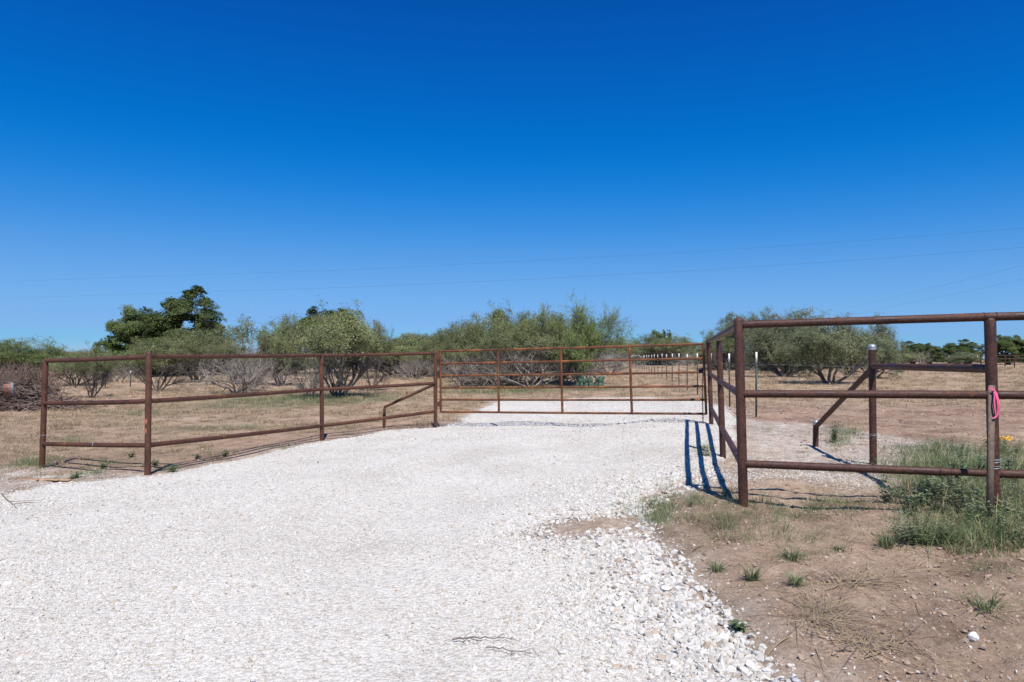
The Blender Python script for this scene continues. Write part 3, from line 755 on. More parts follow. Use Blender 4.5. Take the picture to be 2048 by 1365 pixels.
for py in (713, 808):                                  # hinges: strap, pin and knuckle
    c = P(876, py, 13.48); mb = MB()
    mb.tube([c + Vector((-.03, -.02, 0)), c + Vector((.05, -.02, 0))], .012, 10)
    mb.tube([c + Vector((.03, -.02, -.06)), c + Vector((.03, -.02, .06))], .019, 12)
    mb.box(c + Vector((.0, -.03, 0)), (.035, .006, .04)); mb.build('hinge', M_RUST, groot)
mb = MB(); c = P(1403, 741, GD1 - .03); mb.box(c, (.05, .012, .028), Matrix.Rotation(-.5, 3, 'Y')); mb.box(c + Vector((.045, 0, .05)), (.012, .012, .06), Matrix.Rotation(.15, 3, 'Y'))
mb.tube([c + Vector((-.04, -.01, -.02)), c + Vector((.02, -.02, -.035)), c + Vector((.06, -.01, -.02))], .012, 8); mb.build('latch', M_BLACK, groot)
for u, v in ((.965, .605), (.955, .80), (.93, 1.0), (.985, 1.0)):
    mb = MB(); d = (TR - TL).normalized(); c = gp(u, v); mb.tube([c - d * .03, c - d * .028, c + d * .028, c + d * .03], [.0205, .0222, .0222, .0205], 14); mb.build('weld_patch', M_BLACK, groot)
# chain hanging from the latch
ch = MB(); top = P(1408, 700, GD1 - .045); n = 0; z = top.z; gz = G(1407, 850).z; zend = P(1407, 850, GD1 - .04).z
path = []
while z > zend:
    x = top.x - .012 * math.sin((top.z - z) * 2.2) - (.02 if z < top.z - .3 else 0) * min(1, (top.z - .3 - z) / .2); path.append(Vector((x, top.y, z))); z -= 0.030
for k, p in enumerate(path):
    hz = Vector((1, 0, 0)) if k % 2 else Vector((0, 1, 0)); ring = []
    for j in range(9):
        a = j / 8 * 2 * math.pi; ring.append(p + hz * math.cos(a) * .011 + Vector((0, 0, math.sin(a) * .021)))
    ch.tube(ring, .0042, 6, caps=False)
o = ch.build('chain', M_RUSTD, None, loc=path[0]); tag(o, 'thin dark steel chain dangling from the free end of the gate', 'chain')

# ------------------------------------------------------------------ steel T-posts and wire
def tpost(h, white, w=1.0):
    r = bpy.data.objects.new('t_post', None); COL.objects.link(r)
    def prof(mb, z0, z1, g=0.0):
        a = .0175 * w + g; tk = .0045 * w + g
        mb.box((0, 0, (z0 + z1) / 2), (a, tk, (z1 - z0) / 2)); mb.box((0, .016 * w + g, (z0 + z1) / 2), (tk, .0145 * w, (z1 - z0) / 2))
    mb = MB(); prof(mb, -0.15, h - white)
    for k in range(int((h - white) / .06)): mb.box((0, -.009, .05 + k * .06), (.006, .006, .010))
    mb.build('stem', M_TGREEN, r, smooth=False)
    mb = MB(); prof(mb, h - white, h, .0008); mb.build('painted_tip', M_TWHITE, r, smooth=False)
    return r
def copy_tree(o, parent=None):
    c = o.copy(); COL.objects.link(c)
    if parent: c.parent = parent; c.matrix_parent_inverse = Matrix()
    for ch_ in list(o.children): copy_tree(ch_, c)
    return c
tp0 = tpost(1.30, 0.21); first = True; wires = [[] for _ in range(4)]
ords = ['nearest', 'second nearest']
for k in range(35):
    d = 13.44 + 2.93 * k; X = 2.9 + 0.141 * d
    o = tp0 if first else copy_tree(tp0); first = False
    z = sz(X, d); o.location = (X, d, z); o.rotation_euler = (RNG.normal(0, .012), RNG.normal(0, .012), -.14 + RNG.normal(0, .1)); s = RNG.uniform(.97, 1.03); o.scale = (1, 1, s)
    if k == 0: lb = 'green T-post with white tip just behind the tall corner post of the right fence'
    elif k == 1: lb = 'white-tipped T-post seen just left of the tall corner post of the right fence'
    elif k == 2: lb = 'T-post hidden in line with the farthest post of the right fence'
    elif k == 3: lb = 'rightmost and tallest green T-post seen through the bars of the gate'
    elif k == 4: lb = 'second T-post from the right among those seen through the gate'
    elif k == 5: lb = 'third T-post from the right among those seen through the gate'
    else: lb = 'small white-tipped T-post in the receding row seen through the gate'
    tag(o, lb, 'fence post', 'T-posts of the receding wire fence')
    for j in range(4): wires[j].append(Vector((X - .02, d, z + (.25, .52, .80, 1.04)[j])))
tie0 = P(1746, 872, 7.34)
for j in range(4):
    mb = MB(); mb.tube([Vector((3.9, 7.38, sz(3.88, 7.34) + (.25, .52, .80, 1.04)[j]))] + wires[j], .0019, 5)
    o = mb.build('fence_wire', M_WIRE, None, loc=wires[j][0])
    tag(o, ['lowest', 'second lowest', 'second highest', 'highest'][j] + ' thin steel wire strung along the receding row of green T-posts', 'wire', 'wires of the T-post fence')
for i, (px, yt, yb, lb) in enumerate(((210, 746, 777, 'T-post standing alone between the leftmost fence posts, nearer the end post'),
        (260.5, 743, 774, 'T-post standing beyond the left pipe fence just left of its nearest post'),
        (150.5, 751, 776, 'faint T-post just right of the leftmost pipe fence post'),
        (1838, 712, 734, 'far white-tipped T-post below the pale bare tree on the right'), (1898, 712, 734, 'far white-tipped T-post below the dark oaks, between the pale bare tree and the far corral'),
        (1955, 712, 734, 'far white-tipped T-post next to the left end of the far corral'))):
    g = G(px, yb); d = g.y; h = (yb - yt) / F * d
    o = copy_tree(tp0); o.location = (g.x, g.y, g.z); o.scale = (1.3, 1.3, h / 1.30); tag(o, lb, 'fence post')
    if 'group' in o: del o['group']

# far corral of rusty pipe on the right
cr = thing('corral_fence', P(2010, 735, 70), 'far rusty pipe corral panel in front of the dark oaks at the right edge', 'fence')
cxs = [1962, 1983, 2010, 2029, 2052, 2085]
for px in cxs:
    b = P(px, 736, 70); b.z = tz(b.x, b.y) - .1; t = P(px, 711 - (px - 1962) * .012, 70); mb = MB(); mb.tube([b, t], .055, 8); mb.build('post', M_RUSTD, cr)
for py in (712, 719, 726):
    mb = MB(); mb.tube([P(1962, py, 70), P(2090, py - 1.5, 70)], .04, 8); mb.build('rail', M_RUSTD, cr)

# ------------------------------------------------------------------ stake, ribbon and odds and ends
g = G(1981, 1035); st = MB(); top = P(1983, 771, 4.62)
b = P(1978, 1040, 4.62); b.z = sz(b.x, b.y) - .1
ax = (top - b).normalized(); M = Matrix((Vector((1, 0, 0)), Vector((0, 1, 0)), ax)).transposed()
st.box((top + b) / 2, (.0185, .010, (top - b).length / 2), M); o = st.build('survey_stake', M_STAKE, None, False, loc=Vector((b.x, b.y, sz(b.x, b.y))))
tag(o, 'weathered flat wooden survey stake leaning against the right fence post', 'stake')
def strip(mb, pts, wdir, w, th=.0008):
    v = []; q = []
    for i, p in enumerate(pts):
        wd = wdir[i] if isinstance(wdir, list) else wdir
        v += [tuple(p - wd * w / 2 + Vector((0, -th, 0))), tuple(p + wd * w / 2 + Vector((0, -th, 0))), tuple(p + wd * w / 2 + Vector((0, th, 0))), tuple(p - wd * w / 2 + Vector((0, th, 0)))]
    for i in range(len(pts) - 1):
        for k in range(4): q.append((i * 4 + k, i * 4 + (k + 1) % 4, i * 4 + 4 + (k + 1) % 4, i * 4 + 4 + k))
    mb.add(v, q)
rb = MB(); d = 4.60
def pp(x, y, dd=0.0): return P(x, y, d + dd)
strip(rb, [pp(1976.5, 778, -.006), pp(1981, 777, -.010), pp(1987, 779, -.010), pp(1990, 783, -.006)], Vector((0.1, 0, 1)).normalized(), .013)
strip(rb, [pp(1987, 779), pp(1989.5, 790, -.008), pp(1988.5, 803, -.012), pp(1990, 818, -.010), pp(1991.5, 828, -.006), pp(1993, 834)],
      [Vector((1, .1 * k, .15 * math.sin(k))).normalized() for k in range(6)], .013)
strip(rb, [pp(1987, 779), pp(1992, 788, -.01), pp(1996, 800, -.02), pp(1997.5, 815, -.018), pp(1996, 828, -.012), pp(1991, 835, -.004), pp(1986, 837)],
      [Vector((1, -.1 * k, .2 * math.cos(k * 1.5))).normalized() for k in range(7)], .016)
o = rb.build('ribbon', M_PINK, None, True, loc=pp(1986, 780)); tag(o, 'bright pink flagging ribbon tied round the top of the wooden stake', 'ribbon')
yb = MB(); g = G(2006, 884)
for k in range(5):
    a = random.uniform(-.5, .5); c = g + Vector((random.uniform(-.06, .08), random.uniform(-.08, .08), .02 + .012 * k))
    dv = Vector((math.cos(a), math.sin(a), 0)); up = Vector((.2, 1, .35)).normalized()
    strip(yb, [c + dv * (t * .12) + Vector((0, 0, .02 * math.sin(t * 7 + k))) for t in np.linspace(-1, 1, 9)], up, .028)
o = yb.build('flagging_tape', M_YELLOW, None, True, loc=g); tag(o, 'crumpled yellow plastic tape lying on the soil behind the right fence', 'tape')

pl = MB(); a = G(20, 962); b = G(138, 966)
pa = a + Vector((0, 0, .02)); pb = b + Vector((0, 0, .03)); ax = (pb - pa).normalized(); sd_ = ax.cross(Vector((0, 0, 1))).normalized()
M = Matrix((ax, sd_, ax.cross(sd_) * -1)).transposed(); pl.box((pa + pb) / 2, ((pb - pa).length / 2, .028, .010), M)
M2 = M @ Matrix.Rotation(.12, 3, 'Z'); pl.box((pa + pb) / 2 + Vector((.1, -.05, .012)), ((pb - pa).length * .3, .016, .007), M2)
o = pl.build('wood_slat', M_PLANK, None, False, loc=G(80, 965)); tag(o, 'thin tan slat of wood lying by the left fence end', 'wood slat')

def rand_stick(mb, a, b, r, forks=3, wob=.02, seed=0):
    rng = random.Random(seed); n = 12
    pts = [a.lerp(b, t / n) + Vector((rng.gauss(0, wob), rng.gauss(0, wob), abs(rng.gauss(0, wob * .5)))) for t in range(n + 1)]
    mb.tube(pts, [r * (1 - .7 * k / n) for k in range(n + 1)], 6)
    for _ in range(forks):
        k = rng.randrange(2, n); L = (b - a).length * rng.uniform(.15, .35); ang = rng.choice((-1, 1)) * rng.uniform(.4, 1.1)
        d = Matrix.Rotation(ang, 3, 'Z') @ (b - a).normalized()
        mb.tube([pts[k], pts[k] + d * L * .5 + Vector((0, 0, .01)), pts[k] + d * L + Vector((rng.gauss(0, .01), 0, .005))], [r * .5, r * .35, r * .15], 5)
for (a, b, r, f, lb) in (((908, 1298), (1028, 1296), .0045, 5, 'long dark dry twig lying on the gravel in the foreground'),
                         ((972, 1318), (1082, 1336), .0030, 7, 'thin forked brown twig just below the long dark twig on the gravel'),
                         ((2, 990), (34, 1030), .006, 3, 'dark twig on the gravel at the left edge')):
    A, B = G(*a), G(*b); A.z = float(dz(np.array([A.x]), np.array([A.y]))[0]) + .018; B.z = float(dz(np.array([B.x]), np.array([B.y]))[0]) + .018
    mb = MB(); rand_stick(mb, A, B, r, f, .006, int(a[0])); o = mb.build('twig', M_TWIG, None, True, loc=A); tag(o, lb, 'twig', 'twigs on the gravel')

bm = bmesh.new(); bmesh.ops.create_icosphere(bm, subdivisions=3, radius=.5)
for v in bm.verts:
    c = v.co; f = 1 + .12 * math.sin(c.x * 9 + 1) * math.cos(c.y * 8) + .06 * math.sin(c.z * 17 + c.x * 13); v.co = Vector((c.x * f, c.y * .85 * f, c.z * .7 * f))
me = bpy.data.meshes.new('rock'); bm.to_mesh(me); bm.free(); me.materials.append(M_ROCK)
g = G(1947, 1283); o = bpy.data.objects.new('rock', me); COL.objects.link(o); o.location = (g.x, g.y, sz(g.x, g.y) + .012); o.scale = (.052, .05, .06); o.rotation_euler = (0.2, 0.3, 1)
tag(o, 'single white rock lying on the brown soil near the bottom right corner', 'rock')

# tufts and weeds one can count on the bare verge
def tuft(px, py, s, n, lb, mat=M_GRASS, h=.13, lean=.9, rad=.04):
    g = G(px, py); o = bpy.data.objects.new('grass_tuft', tuft_mesh('grass_tuft', int(px), mat, n, rad * s, h * s, .0042, lean)); COL.objects.link(o)
    o.location = (g.x, g.y, sz(g.x, g.y)); tag(o, lb, 'grass tuft', 'grass tufts on the bare verge')
tuft(1503, 1160, .75, 110, 'upright green tuft between the gravel edge and a smaller tuft')
tuft(1592, 1175, .62, 90, 'small low green tuft just right of the upright tuft', lean=1.2)
tuft(1585, 1118, .95, 110, 'dark spreading grass tuft, farthest one in the middle of the verge', lean=1.5, h=.10)
tuft(1432, 1142, .60, 70, 'tiny green grass tuft nearest the edge of the gravel', lean=1.3)
tuft(1975, 1222, 1.15, 70, 'sprawling thin green grass tuft on the brown soil above the white rock', lean=1.9, h=.12)
tuft(1772, 1098, .9, 110, 'grass tuft with dark base left of the tall grass around the stake', lean=1.0, h=.12)
tuft(1680, 1100, .6, 70, 'flat patch-like grass tuft between the spreading tuft and the dark based tuft', lean=1.6, h=.08)

def leafy(name, px, py, nst, h, ll, lw, mat, lb, cat='weed', group=None, spread=.6, seed=1, loc=None):
    rng = random.Random(seed); g = loc or G(px, py); base = Vector((g.x, g.y, sz(g.x, g.y)))
    root = thing(name, base, lb, cat, group); sm = MB(); lm = MB()
    for _ in range(nst):
        a = rng.uniform(0, 6.28); tl = rng.uniform(.1, spread); d = Vector((math.cos(a) * tl, math.sin(a) * tl, 1)).normalized(); L = h * rng.uniform(.6, 1.1)
        pts = [base + d * L * t + Vector((rng.gauss(0, .006), rng.gauss(0, .006), 0)) * (t > 0) for t in (0, .25, .5, .75, 1)]
        sm.tube(pts, [.0028, .0024, .002, .0015, .001], 5)
        for k in range(11):
            t = .12 + .88 * k / 10; i = min(3, int(t * 4)); p = pts[i].lerp(pts[i + 1], t * 4 - i)
            b = rng.uniform(0, 6.28); e = Vector((math.cos(b), math.sin(b), rng.uniform(-.1, .7))).normalized(); l = ll * rng.uniform(.6, 1.15); w = lw * rng.uniform(.7, 1.2)
            sdv = e.cross(Vector((0, 0, 1))).normalized(); up = sdv.cross(e)
            v = [p, p + e * l * .3 + sdv * w * .5 + up * w * .12, p + e * l * .35, p + e * l * .3 - sdv * w * .5 + up * w * .12,
                 p + e * l * .7 + sdv * w * .38 - up * l * .04, p + e * l * .7 - up * l * .07, p + e * l * .7 - sdv * w * .38 - up * l * .04, p + e * l - up * l * .15]
            lm.add([tuple(q) for q in v], [(1, 4, 5, 2), (2, 5, 6, 3)], [(0, 1, 2), (0, 2, 3), (4, 7, 5), (5, 7, 6)])
    sm.build('stem', M_TGREEN if False else M_WEEDG, root); lm.build('foliage', mat, root, smooth=False)
leafy('weed', 1474, 1264, 9, .055, .030, .014, M_WEEDG, 'small bright green leafy weed where the gravel meets the brown soil', spread=1.3, seed=3)
wd = [(1668, 885, 'silvery weed growing by the knee-high stub post', 16, .26), (1905, 985, 'leftmost silvery leafed weed in the tall grass below the right fence', 14, .34),
      (1962, 975, 'silvery leafed weed in the tall grass just left of the stake', 16, .38), (2020, 985, 'silvery leafed weed in the tall grass right of the stake', 16, .36),
      (1928, 935, 'silvery leafed weed behind the lowest rail left of the stake', 12, .30), (1830, 1035, 'silvery leafed weed at the left fringe of the tall grass', 8, .24)]
for k, (px, py, lb, n, h) in enumerate(wd): leafy('weed', px, py, n, h, .060, .021, M_WEED, lb, group='silvery weeds by the right fence', seed=20 + k)
for k, (px, py, lb) in enumerate(((205, 938, 'low green weed between the two leftmost posts of the left fence'), (345, 945, 'low green weed just right of the post with orange marks'),
                                  (395, 920, 'low green weed halfway along the gravel edge, right of the post with orange marks'), (1412, 915, 'low green weed crossed by the shadows of the rails beside the gravel'), (150, 958, 'low green weed beside the tan wood slat'), (262, 916, 'pair-leafed green weed just left of the post with orange marks'), (310, 933, 'green weed touching the foot of the post with orange marks'), (450, 912, 'small green weed on the soil left of the third post'))):
    leafy('weed', px, py, 9, .11, .045, .016, M_WEEDG if k != 3 else M_WEED, lb, spread=1.4, seed=40 + k)

def weed_mesh(seed, mat, nst=9, h=.26, ll=.045, lw=.017):
    rng = np.random.default_rng(seed); V = []; 
    for _ in range(nst):
        a = rng.uniform(0, 6.28); tl = rng.uniform(.1, .9); d = np.array([math.cos(a) * tl, math.sin(a) * tl, 1.0]); d /= np.linalg.norm(d); L = h * rng.uniform(.5, 1.1)
        for k in range(14):
            p = d * L * (.1 + .9 * k / 13); b = rng.uniform(0, 6.28); e = np.array([math.cos(b), math.sin(b), rng.uniform(-.2, .7)]); e /= np.linalg.norm(e)
            sv = np.array([-e[1], e[0], rng.uniform(-.4, .4)]); l = ll * rng.uniform(.5, 1.2); w = lw * rng.uniform(.6, 1.2)
            V += [p, p + e * l * .45 + sv * w * .5, p + e * l, p + e * l * .45 - sv * w * .5]
    return mesh_np('weed_kind', np.array(V), np.arange(len(V)).reshape(-1, 4), None, mat)
WK = [weed_mesh(700 + k, M_WEED if k < 2 else M_GRASS) for k in range(4)]
pos = []
for px, py, rx, ry, n in ((1900, 1000, 110, 35, 46), (1990, 960, 60, 30, 34), (1900, 905, 70, 10, 12), (2000, 1060, 60, 40, 22), (1850, 1085, 60, 14, 8), (2010, 905, 40, 12, 12), (1400, 1005, 70, 16, 14), (1320, 1015, 30, 20, 8)):
    for _ in range(n):
        g = G(px + random.gauss(0, .5) * rx, py + random.gauss(0, .5) * ry); pos.append((g.x, g.y, .35 if px < 1500 else 1.0))
for _ in range(60): pos.append((random.uniform(3.8, 6.6), 4.7 + random.gauss(0, .4), 1.0))
pos = np.array(pos); ss = RNG.uniform(.5, 1.05, len(pos)) * pos[:, 2]
scatter('undergrowth', WK, np.stack([pos[:, 0], pos[:, 1], surf(pos[:, 0], pos[:, 1])], -1), rots(len(pos), .1), np.stack([ss, ss, ss * .9], -1), RNG.integers(0, 4, len(pos)))

n = 9000; x = RNG.uniform(-.2, 6.3, n); y = RNG.uniform(1.6, 8.0, n); k = drive_sd(x, y) < -.04; x, y = x[k], y[k]
s = np.minimum(.0075 * np.exp(RNG.normal(0, .45, len(x))), .018)
scatter('pebbles', [stone_mesh('pebble', 800 + j, plain('tan_pebble_%s' % nm, cl, .9, 0, .15), .65, 16) for j, (nm, cl) in enumerate((('pale', (.62, .56, .48)), ('tan', (.48, .36, .25)), ('grey', (.40, .37, .34))))],
        np.stack([x, y, surf(x, y) + s * .1], -1), rots(len(x)), np.stack([s, s, s], -1), RNG.integers(0, 3, len(x)))

# clump of dead uprooted grass on the verge
def dead_clump(px, py, rx, ry, n, lb, seed, L0=.10):
    rng = np.random.default_rng(seed); g = G(px, py); pts = []
    for _ in range(n):
        q = G(px + rng.normal(0, .5) * rx, py + rng.normal(0, .5) * ry); pts.append((q.x, q.y, sz(q.x, q.y) + rng.uniform(0, .02)))
    p = np.array(pts); v, q, t = blades(p, L0 * rng.uniform(.4, 1.5, n), .004 * rng.uniform(.5, 1.3, n), rng.normal(.6, 1.3, n), rng.uniform(1.2, 3.0, n), rng)
    v[:, 2] = np.where(True, v[:, 2], 0); zc = surf(v[:, 0], v[:, 1]); v[:, 2] = zc + .002 + np.clip(v[:, 2] - zc, 0, 1) * .45
    me = mesh_np('dead_grass_clump', v - np.array(g), q, t, M_DRY); me.materials.append(M_TWIG)
    k = rng.uniform(0, 1, n) < .22
    if len(me.polygons) == 3 * n: me.polygons.foreach_set('material_index', np.concatenate([k, k, k]).astype(np.int32))
    o = bpy.data.objects.new('dead_grass_clump', me); COL.objects.link(o); o.location = g; tag(o, lb, 'dead grass')
dead_clump(1640, 1235, 55, 28, 420, 'clump of grey uprooted dead grass in the middle of the brown verge', 1)
dead_clump(1705, 1168, 55, 12, 200, 'narrow line of dead grass lying just above the bigger uprooted clump', 2)
dead_clump(1730, 1290, 70, 16, 160, 'loose dead grass lying below and right of the bigger uprooted clump', 3)
for i, (a, b, lb) in enumerate((((1530, 1325), (1660, 1225), 'longest pale straw stalk slanting across the brown verge at the bottom'), ((1730, 1320), (1815, 1285), 'short pale straw stalk in the lower right of the verge'),
                   ((1650, 1190), (1770, 1165), 'pale straw stalk above the clump of dead grass'), ((1385, 1108), (1440, 1082), 'pale straw stalk beside the gravel edge'))):
    A, B = G(*a), G(*b); mb = MB()
    mb.tube([A.lerp(B, t) * 1.0 + Vector((0, 0, sz(A.lerp(B, t).x, A.lerp(B, t).y) - A.lerp(B, t).z + .008 + .006 * math.sin(t * 9))) for t in np.linspace(0, 1, 10)], .0026, 6)
    o = mb.build('straw_stalk', M_STRAW, None, loc=A); tag(o, lb, 'straw')

# brush pile on the left
rng = random.Random(9); bp_ = G(60, 822); root = thing('brush_pile', bp_, 'heap of dead brown branches at the left edge beyond the fence', 'brush pile')
mb = MB()
for k in range(900):
    u = rng.random(); x = rng.gauss(-.5, .78); hmax = .80 * math.exp(-((x + .7) / 1.15) ** 2) + .12; z = rng.random() ** 1.3 * hmax
    c = bp_ + Vector((x, rng.gauss(.5, .45), z)); a = rng.uniform(-1, 1) * .7 + (math.pi if rng.random() < .5 else 0); L = rng.uniform(.25, .8)
    d = Vector((math.cos(a), rng.gauss(0, .5), rng.gauss(.05, .28))).normalized()
    pts = [c + d * L * (t - .5) + Vector((rng.gauss(0, .03), rng.gauss(0, .03), rng.gauss(0, .03))) for t in (0, .33, .66, 1)]
    for p in pts: p.z = max(p.z, bp_.z - .02)
    r = rng.uniform(.005, .022); mb.tube(pts, [r, r * .85, r * .6, r * .3], 5, caps=False)
mb.build('branches', M_PILE, root)
mb = MB()
for k in range(1100):                                   # thin upright reddish twigs above the heap
    c = bp_ + Vector((rng.gauss(-.85, .45), rng.gauss(.9, .3), rng.uniform(.2, .85))); d = Vector((rng.gauss(0, .5), rng.gauss(0, .4), 1)).normalized(); L = rng.uniform(.2, .75)
    mb.tube([c, c + d * L * .5, c + d * L + Vector((rng.gauss(0, .07), 0, 0))], [.008, .006, .003], 4, caps=False)
mb.build('twigs', plain('red_brown_twig', (0.185, 0.125, 0.095), .9), root)
M_D = plain('pile_soil', (0.23, 0.14, 0.10), .95, 0, .3, 5, .03)
bm = bmesh.new(); bmesh.ops.create_icosphere(bm, subdivisions=4, radius=1)
for v in bm.verts:
    c = v.co; f = 1 + .18 * math.sin(c.x * 7 + c.y * 3) * math.cos(c.z * 6 + c.y * 5) + .08 * math.sin(c.x * 19) * math.cos(c.y * 17); v.co = Vector((c.x * 1.15 * f - .7, c.y * .5 * f + .7, max(-.1, c.z * .27 * f)))
me = bpy.data.meshes.new('soil_heap'); bm.to_mesh(me); bm.free(); me.materials.append(M_D)
for p in me.polygons: p.use_smooth = True
o = bpy.data.objects.new('soil_heap', me); COL.objects.link(o); o.parent = root
bd = bp_.y - .35
mb = MB(); c = P(17, 780, bd); mb.box(c, (.11, .03, .17), Matrix.Rotation(-.14, 3, 'Y')); rt = thing('metal_tank', Vector((c.x, c.y, c.z - .2)), 'faded red metal box with a pale edge lodged in the brush pile', 'metal box')
mb.build('box_body', M_REDBLOCK, rt, False); mb = MB(); mb.box(c + Vector((.124, 0, .02)), (.012, .035, .19), Matrix.Rotation(-.14, 3, 'Y')); mb.build('end_panel', M_BLUEGREY, rt, False)

# ------------------------------------------------------------------ trees
SPIRE = 500 + 17 * 1 + 3 * 7
class Wood:
    def __init__(s): s.mb = MB(); s.tips = []
def grow(w, rng, p, d, L, r, lvl, P_):
    n = P_['seg'][lvl]; pts = [p]; rs = [r]; dirs = []
    cur = p; dd = d.copy()
    for i in range(n):
        j = P_['jit'][lvl]
        dd = (dd + Vector((rng.gauss(0, j), rng.gauss(0, j), rng.gauss(0, j) + P_['up'][lvl]))).normalized()
        cur = cur + dd * L / n; pts.append(cur); dirs.append(dd.copy()); rs.append(r * (1 - (i + 1) / n * P_['taper'][lvl]))
    w.mb.tube(pts, rs, P_['sides'][lvl], caps=False)
    if lvl >= P_['leaf_from']:
        for i in range(1, n + 1): w.tips.append((pts[i], dirs[i - 1], lvl))
    if lvl < P_['levels']:
        k = P_['kids'][lvl]; k = int(k) + (rng.random() < k - int(k))
        for c in range(k):
            t = rng.uniform(P_['from'][lvl], 1.0) if c else 1.0
            i = min(n - 1, int(t * n)); q = pts[i].lerp(pts[i + 1], t * n - i) if i < n else pts[-1]
            sp_ = P_['spread'][lvl] * rng.uniform(.6, 1.3) if c else P_['spread'][lvl] * .5
            ax = dirs[i].orthogonal().normalized(); ax.rotate(Matrix.Rotation(rng.uniform(0, 6.283), 3, dirs[i]))
            nd_ = dirs[i].copy(); nd_.rotate(Matrix.Rotation(sp_, 3, ax))
            grow(w, rng, q, nd_, L * P_['len'][lvl] * rng.uniform(.7, 1.2), max(rs[i] * .62, .0055), lvl + 1, P_)
MESQ = dict(levels=4, seg=[6, 5, 4, 3, 3], jit=[.16, .20, .22, .25, .28], up=[.05, .05, .03, .0, -.02], taper=[.45, .5, .6, .6, .8], sides=[7, 6, 5, 4, 3],
            kids=[6, 5, 5, 4, 0], spread=[.65, .75, .8, .8, 0], len=[.60, .62, .60, .6, .5], leaf_from=2)
MESQ['from'] = [.35, .2, .15, .1, 0]

def leaves_np(tips, n, ll, lw, scat, droop, rng, flat=0.0, size_j=.35):
    T = np.array([t[0] for t in tips]); idx = rng.integers(0, len(T), n); c = T[idx] + rng.normal(0, scat, (n, 3))
    a = rng.normal(size=(n, 3)); a[:, 2] = a[:, 2] * (1 - flat) - droop; a /= np.linalg.norm(a, axis=1)[:, None]
    b = rng.normal(size=(n, 3)); b[:, 2] *= (1 - flat); b -= a * (a * b).sum(1)[:, None]; b /= np.linalg.norm(b, axis=1)[:, None]
    l = ll * np.exp(rng.normal(0, size_j, n))[:, None]; w = lw * np.exp(rng.normal(0, size_j, n))[:, None]
    v = np.stack([c - a * l * .5, c + b * w * .5 - a * l * .05, c + a * l * .5, c - b * w * .5 - a * l * .05], 1)
    return v.reshape(-1, 3), np.arange(n * 4).reshape(-1, 4)

def clustered(tips, ncl, nr, loose=.3):
    # most leaves sit in sprays round a limited number of shoots, so light and gaps show between them
    idx = nr.integers(0, len(tips), ncl); return [tips[i] for i in idx] if True else tips
def sprays(tips, ncl, n, ll, lw, r, droop, nr, loose=.25):
    ct = clustered(tips, ncl, nr); C0 = np.array([t[0] for t in ct]); D = np.array([t[1] for t in ct])
    n1 = int(n * (1 - loose)); k = nr.integers(0, len(C0), n1); u = nr.normal(size=(n1, 3)) * r * (0.5 + nr.random((len(C0), 1))[k])
    u[:, 2] *= .8; along = (nr.random(n1) - .3)[:, None] * D[k] * r * 2.4
    q = [(a, None, 3) for a in (C0[k] + u + along)]
    i2 = nr.integers(0, len(tips), n - n1); q += [(np.array(tips[i][0]), None, 3) for i in i2]
    T = np.array([a[0] for a in q]); m = len(T)
    a = nr.normal(size=(m, 3)); a[:, 2] -= droop; a /= np.linalg.norm(a, axis=1)[:, None]
    b = nr.normal(size=(m, 3)); b -= a * (a * b).sum(1)[:, None]; b /= np.linalg.norm(b, axis=1)[:, None]
    l = ll * np.exp(nr.normal(0, .35, m))[:, None]; w = lw * np.exp(nr.normal(0, .35, m))[:, None]
    T = T + nr.normal(0, .03, (m, 3))
    v = np.stack([T - a * l * .5, T + b * w * .5 - a * l * .05, T + a * l * .5, T - b * w * .5 - a * l * .05], 1)
    return v.reshape(-1, 3), np.arange(m * 4).reshape(-1, 4)

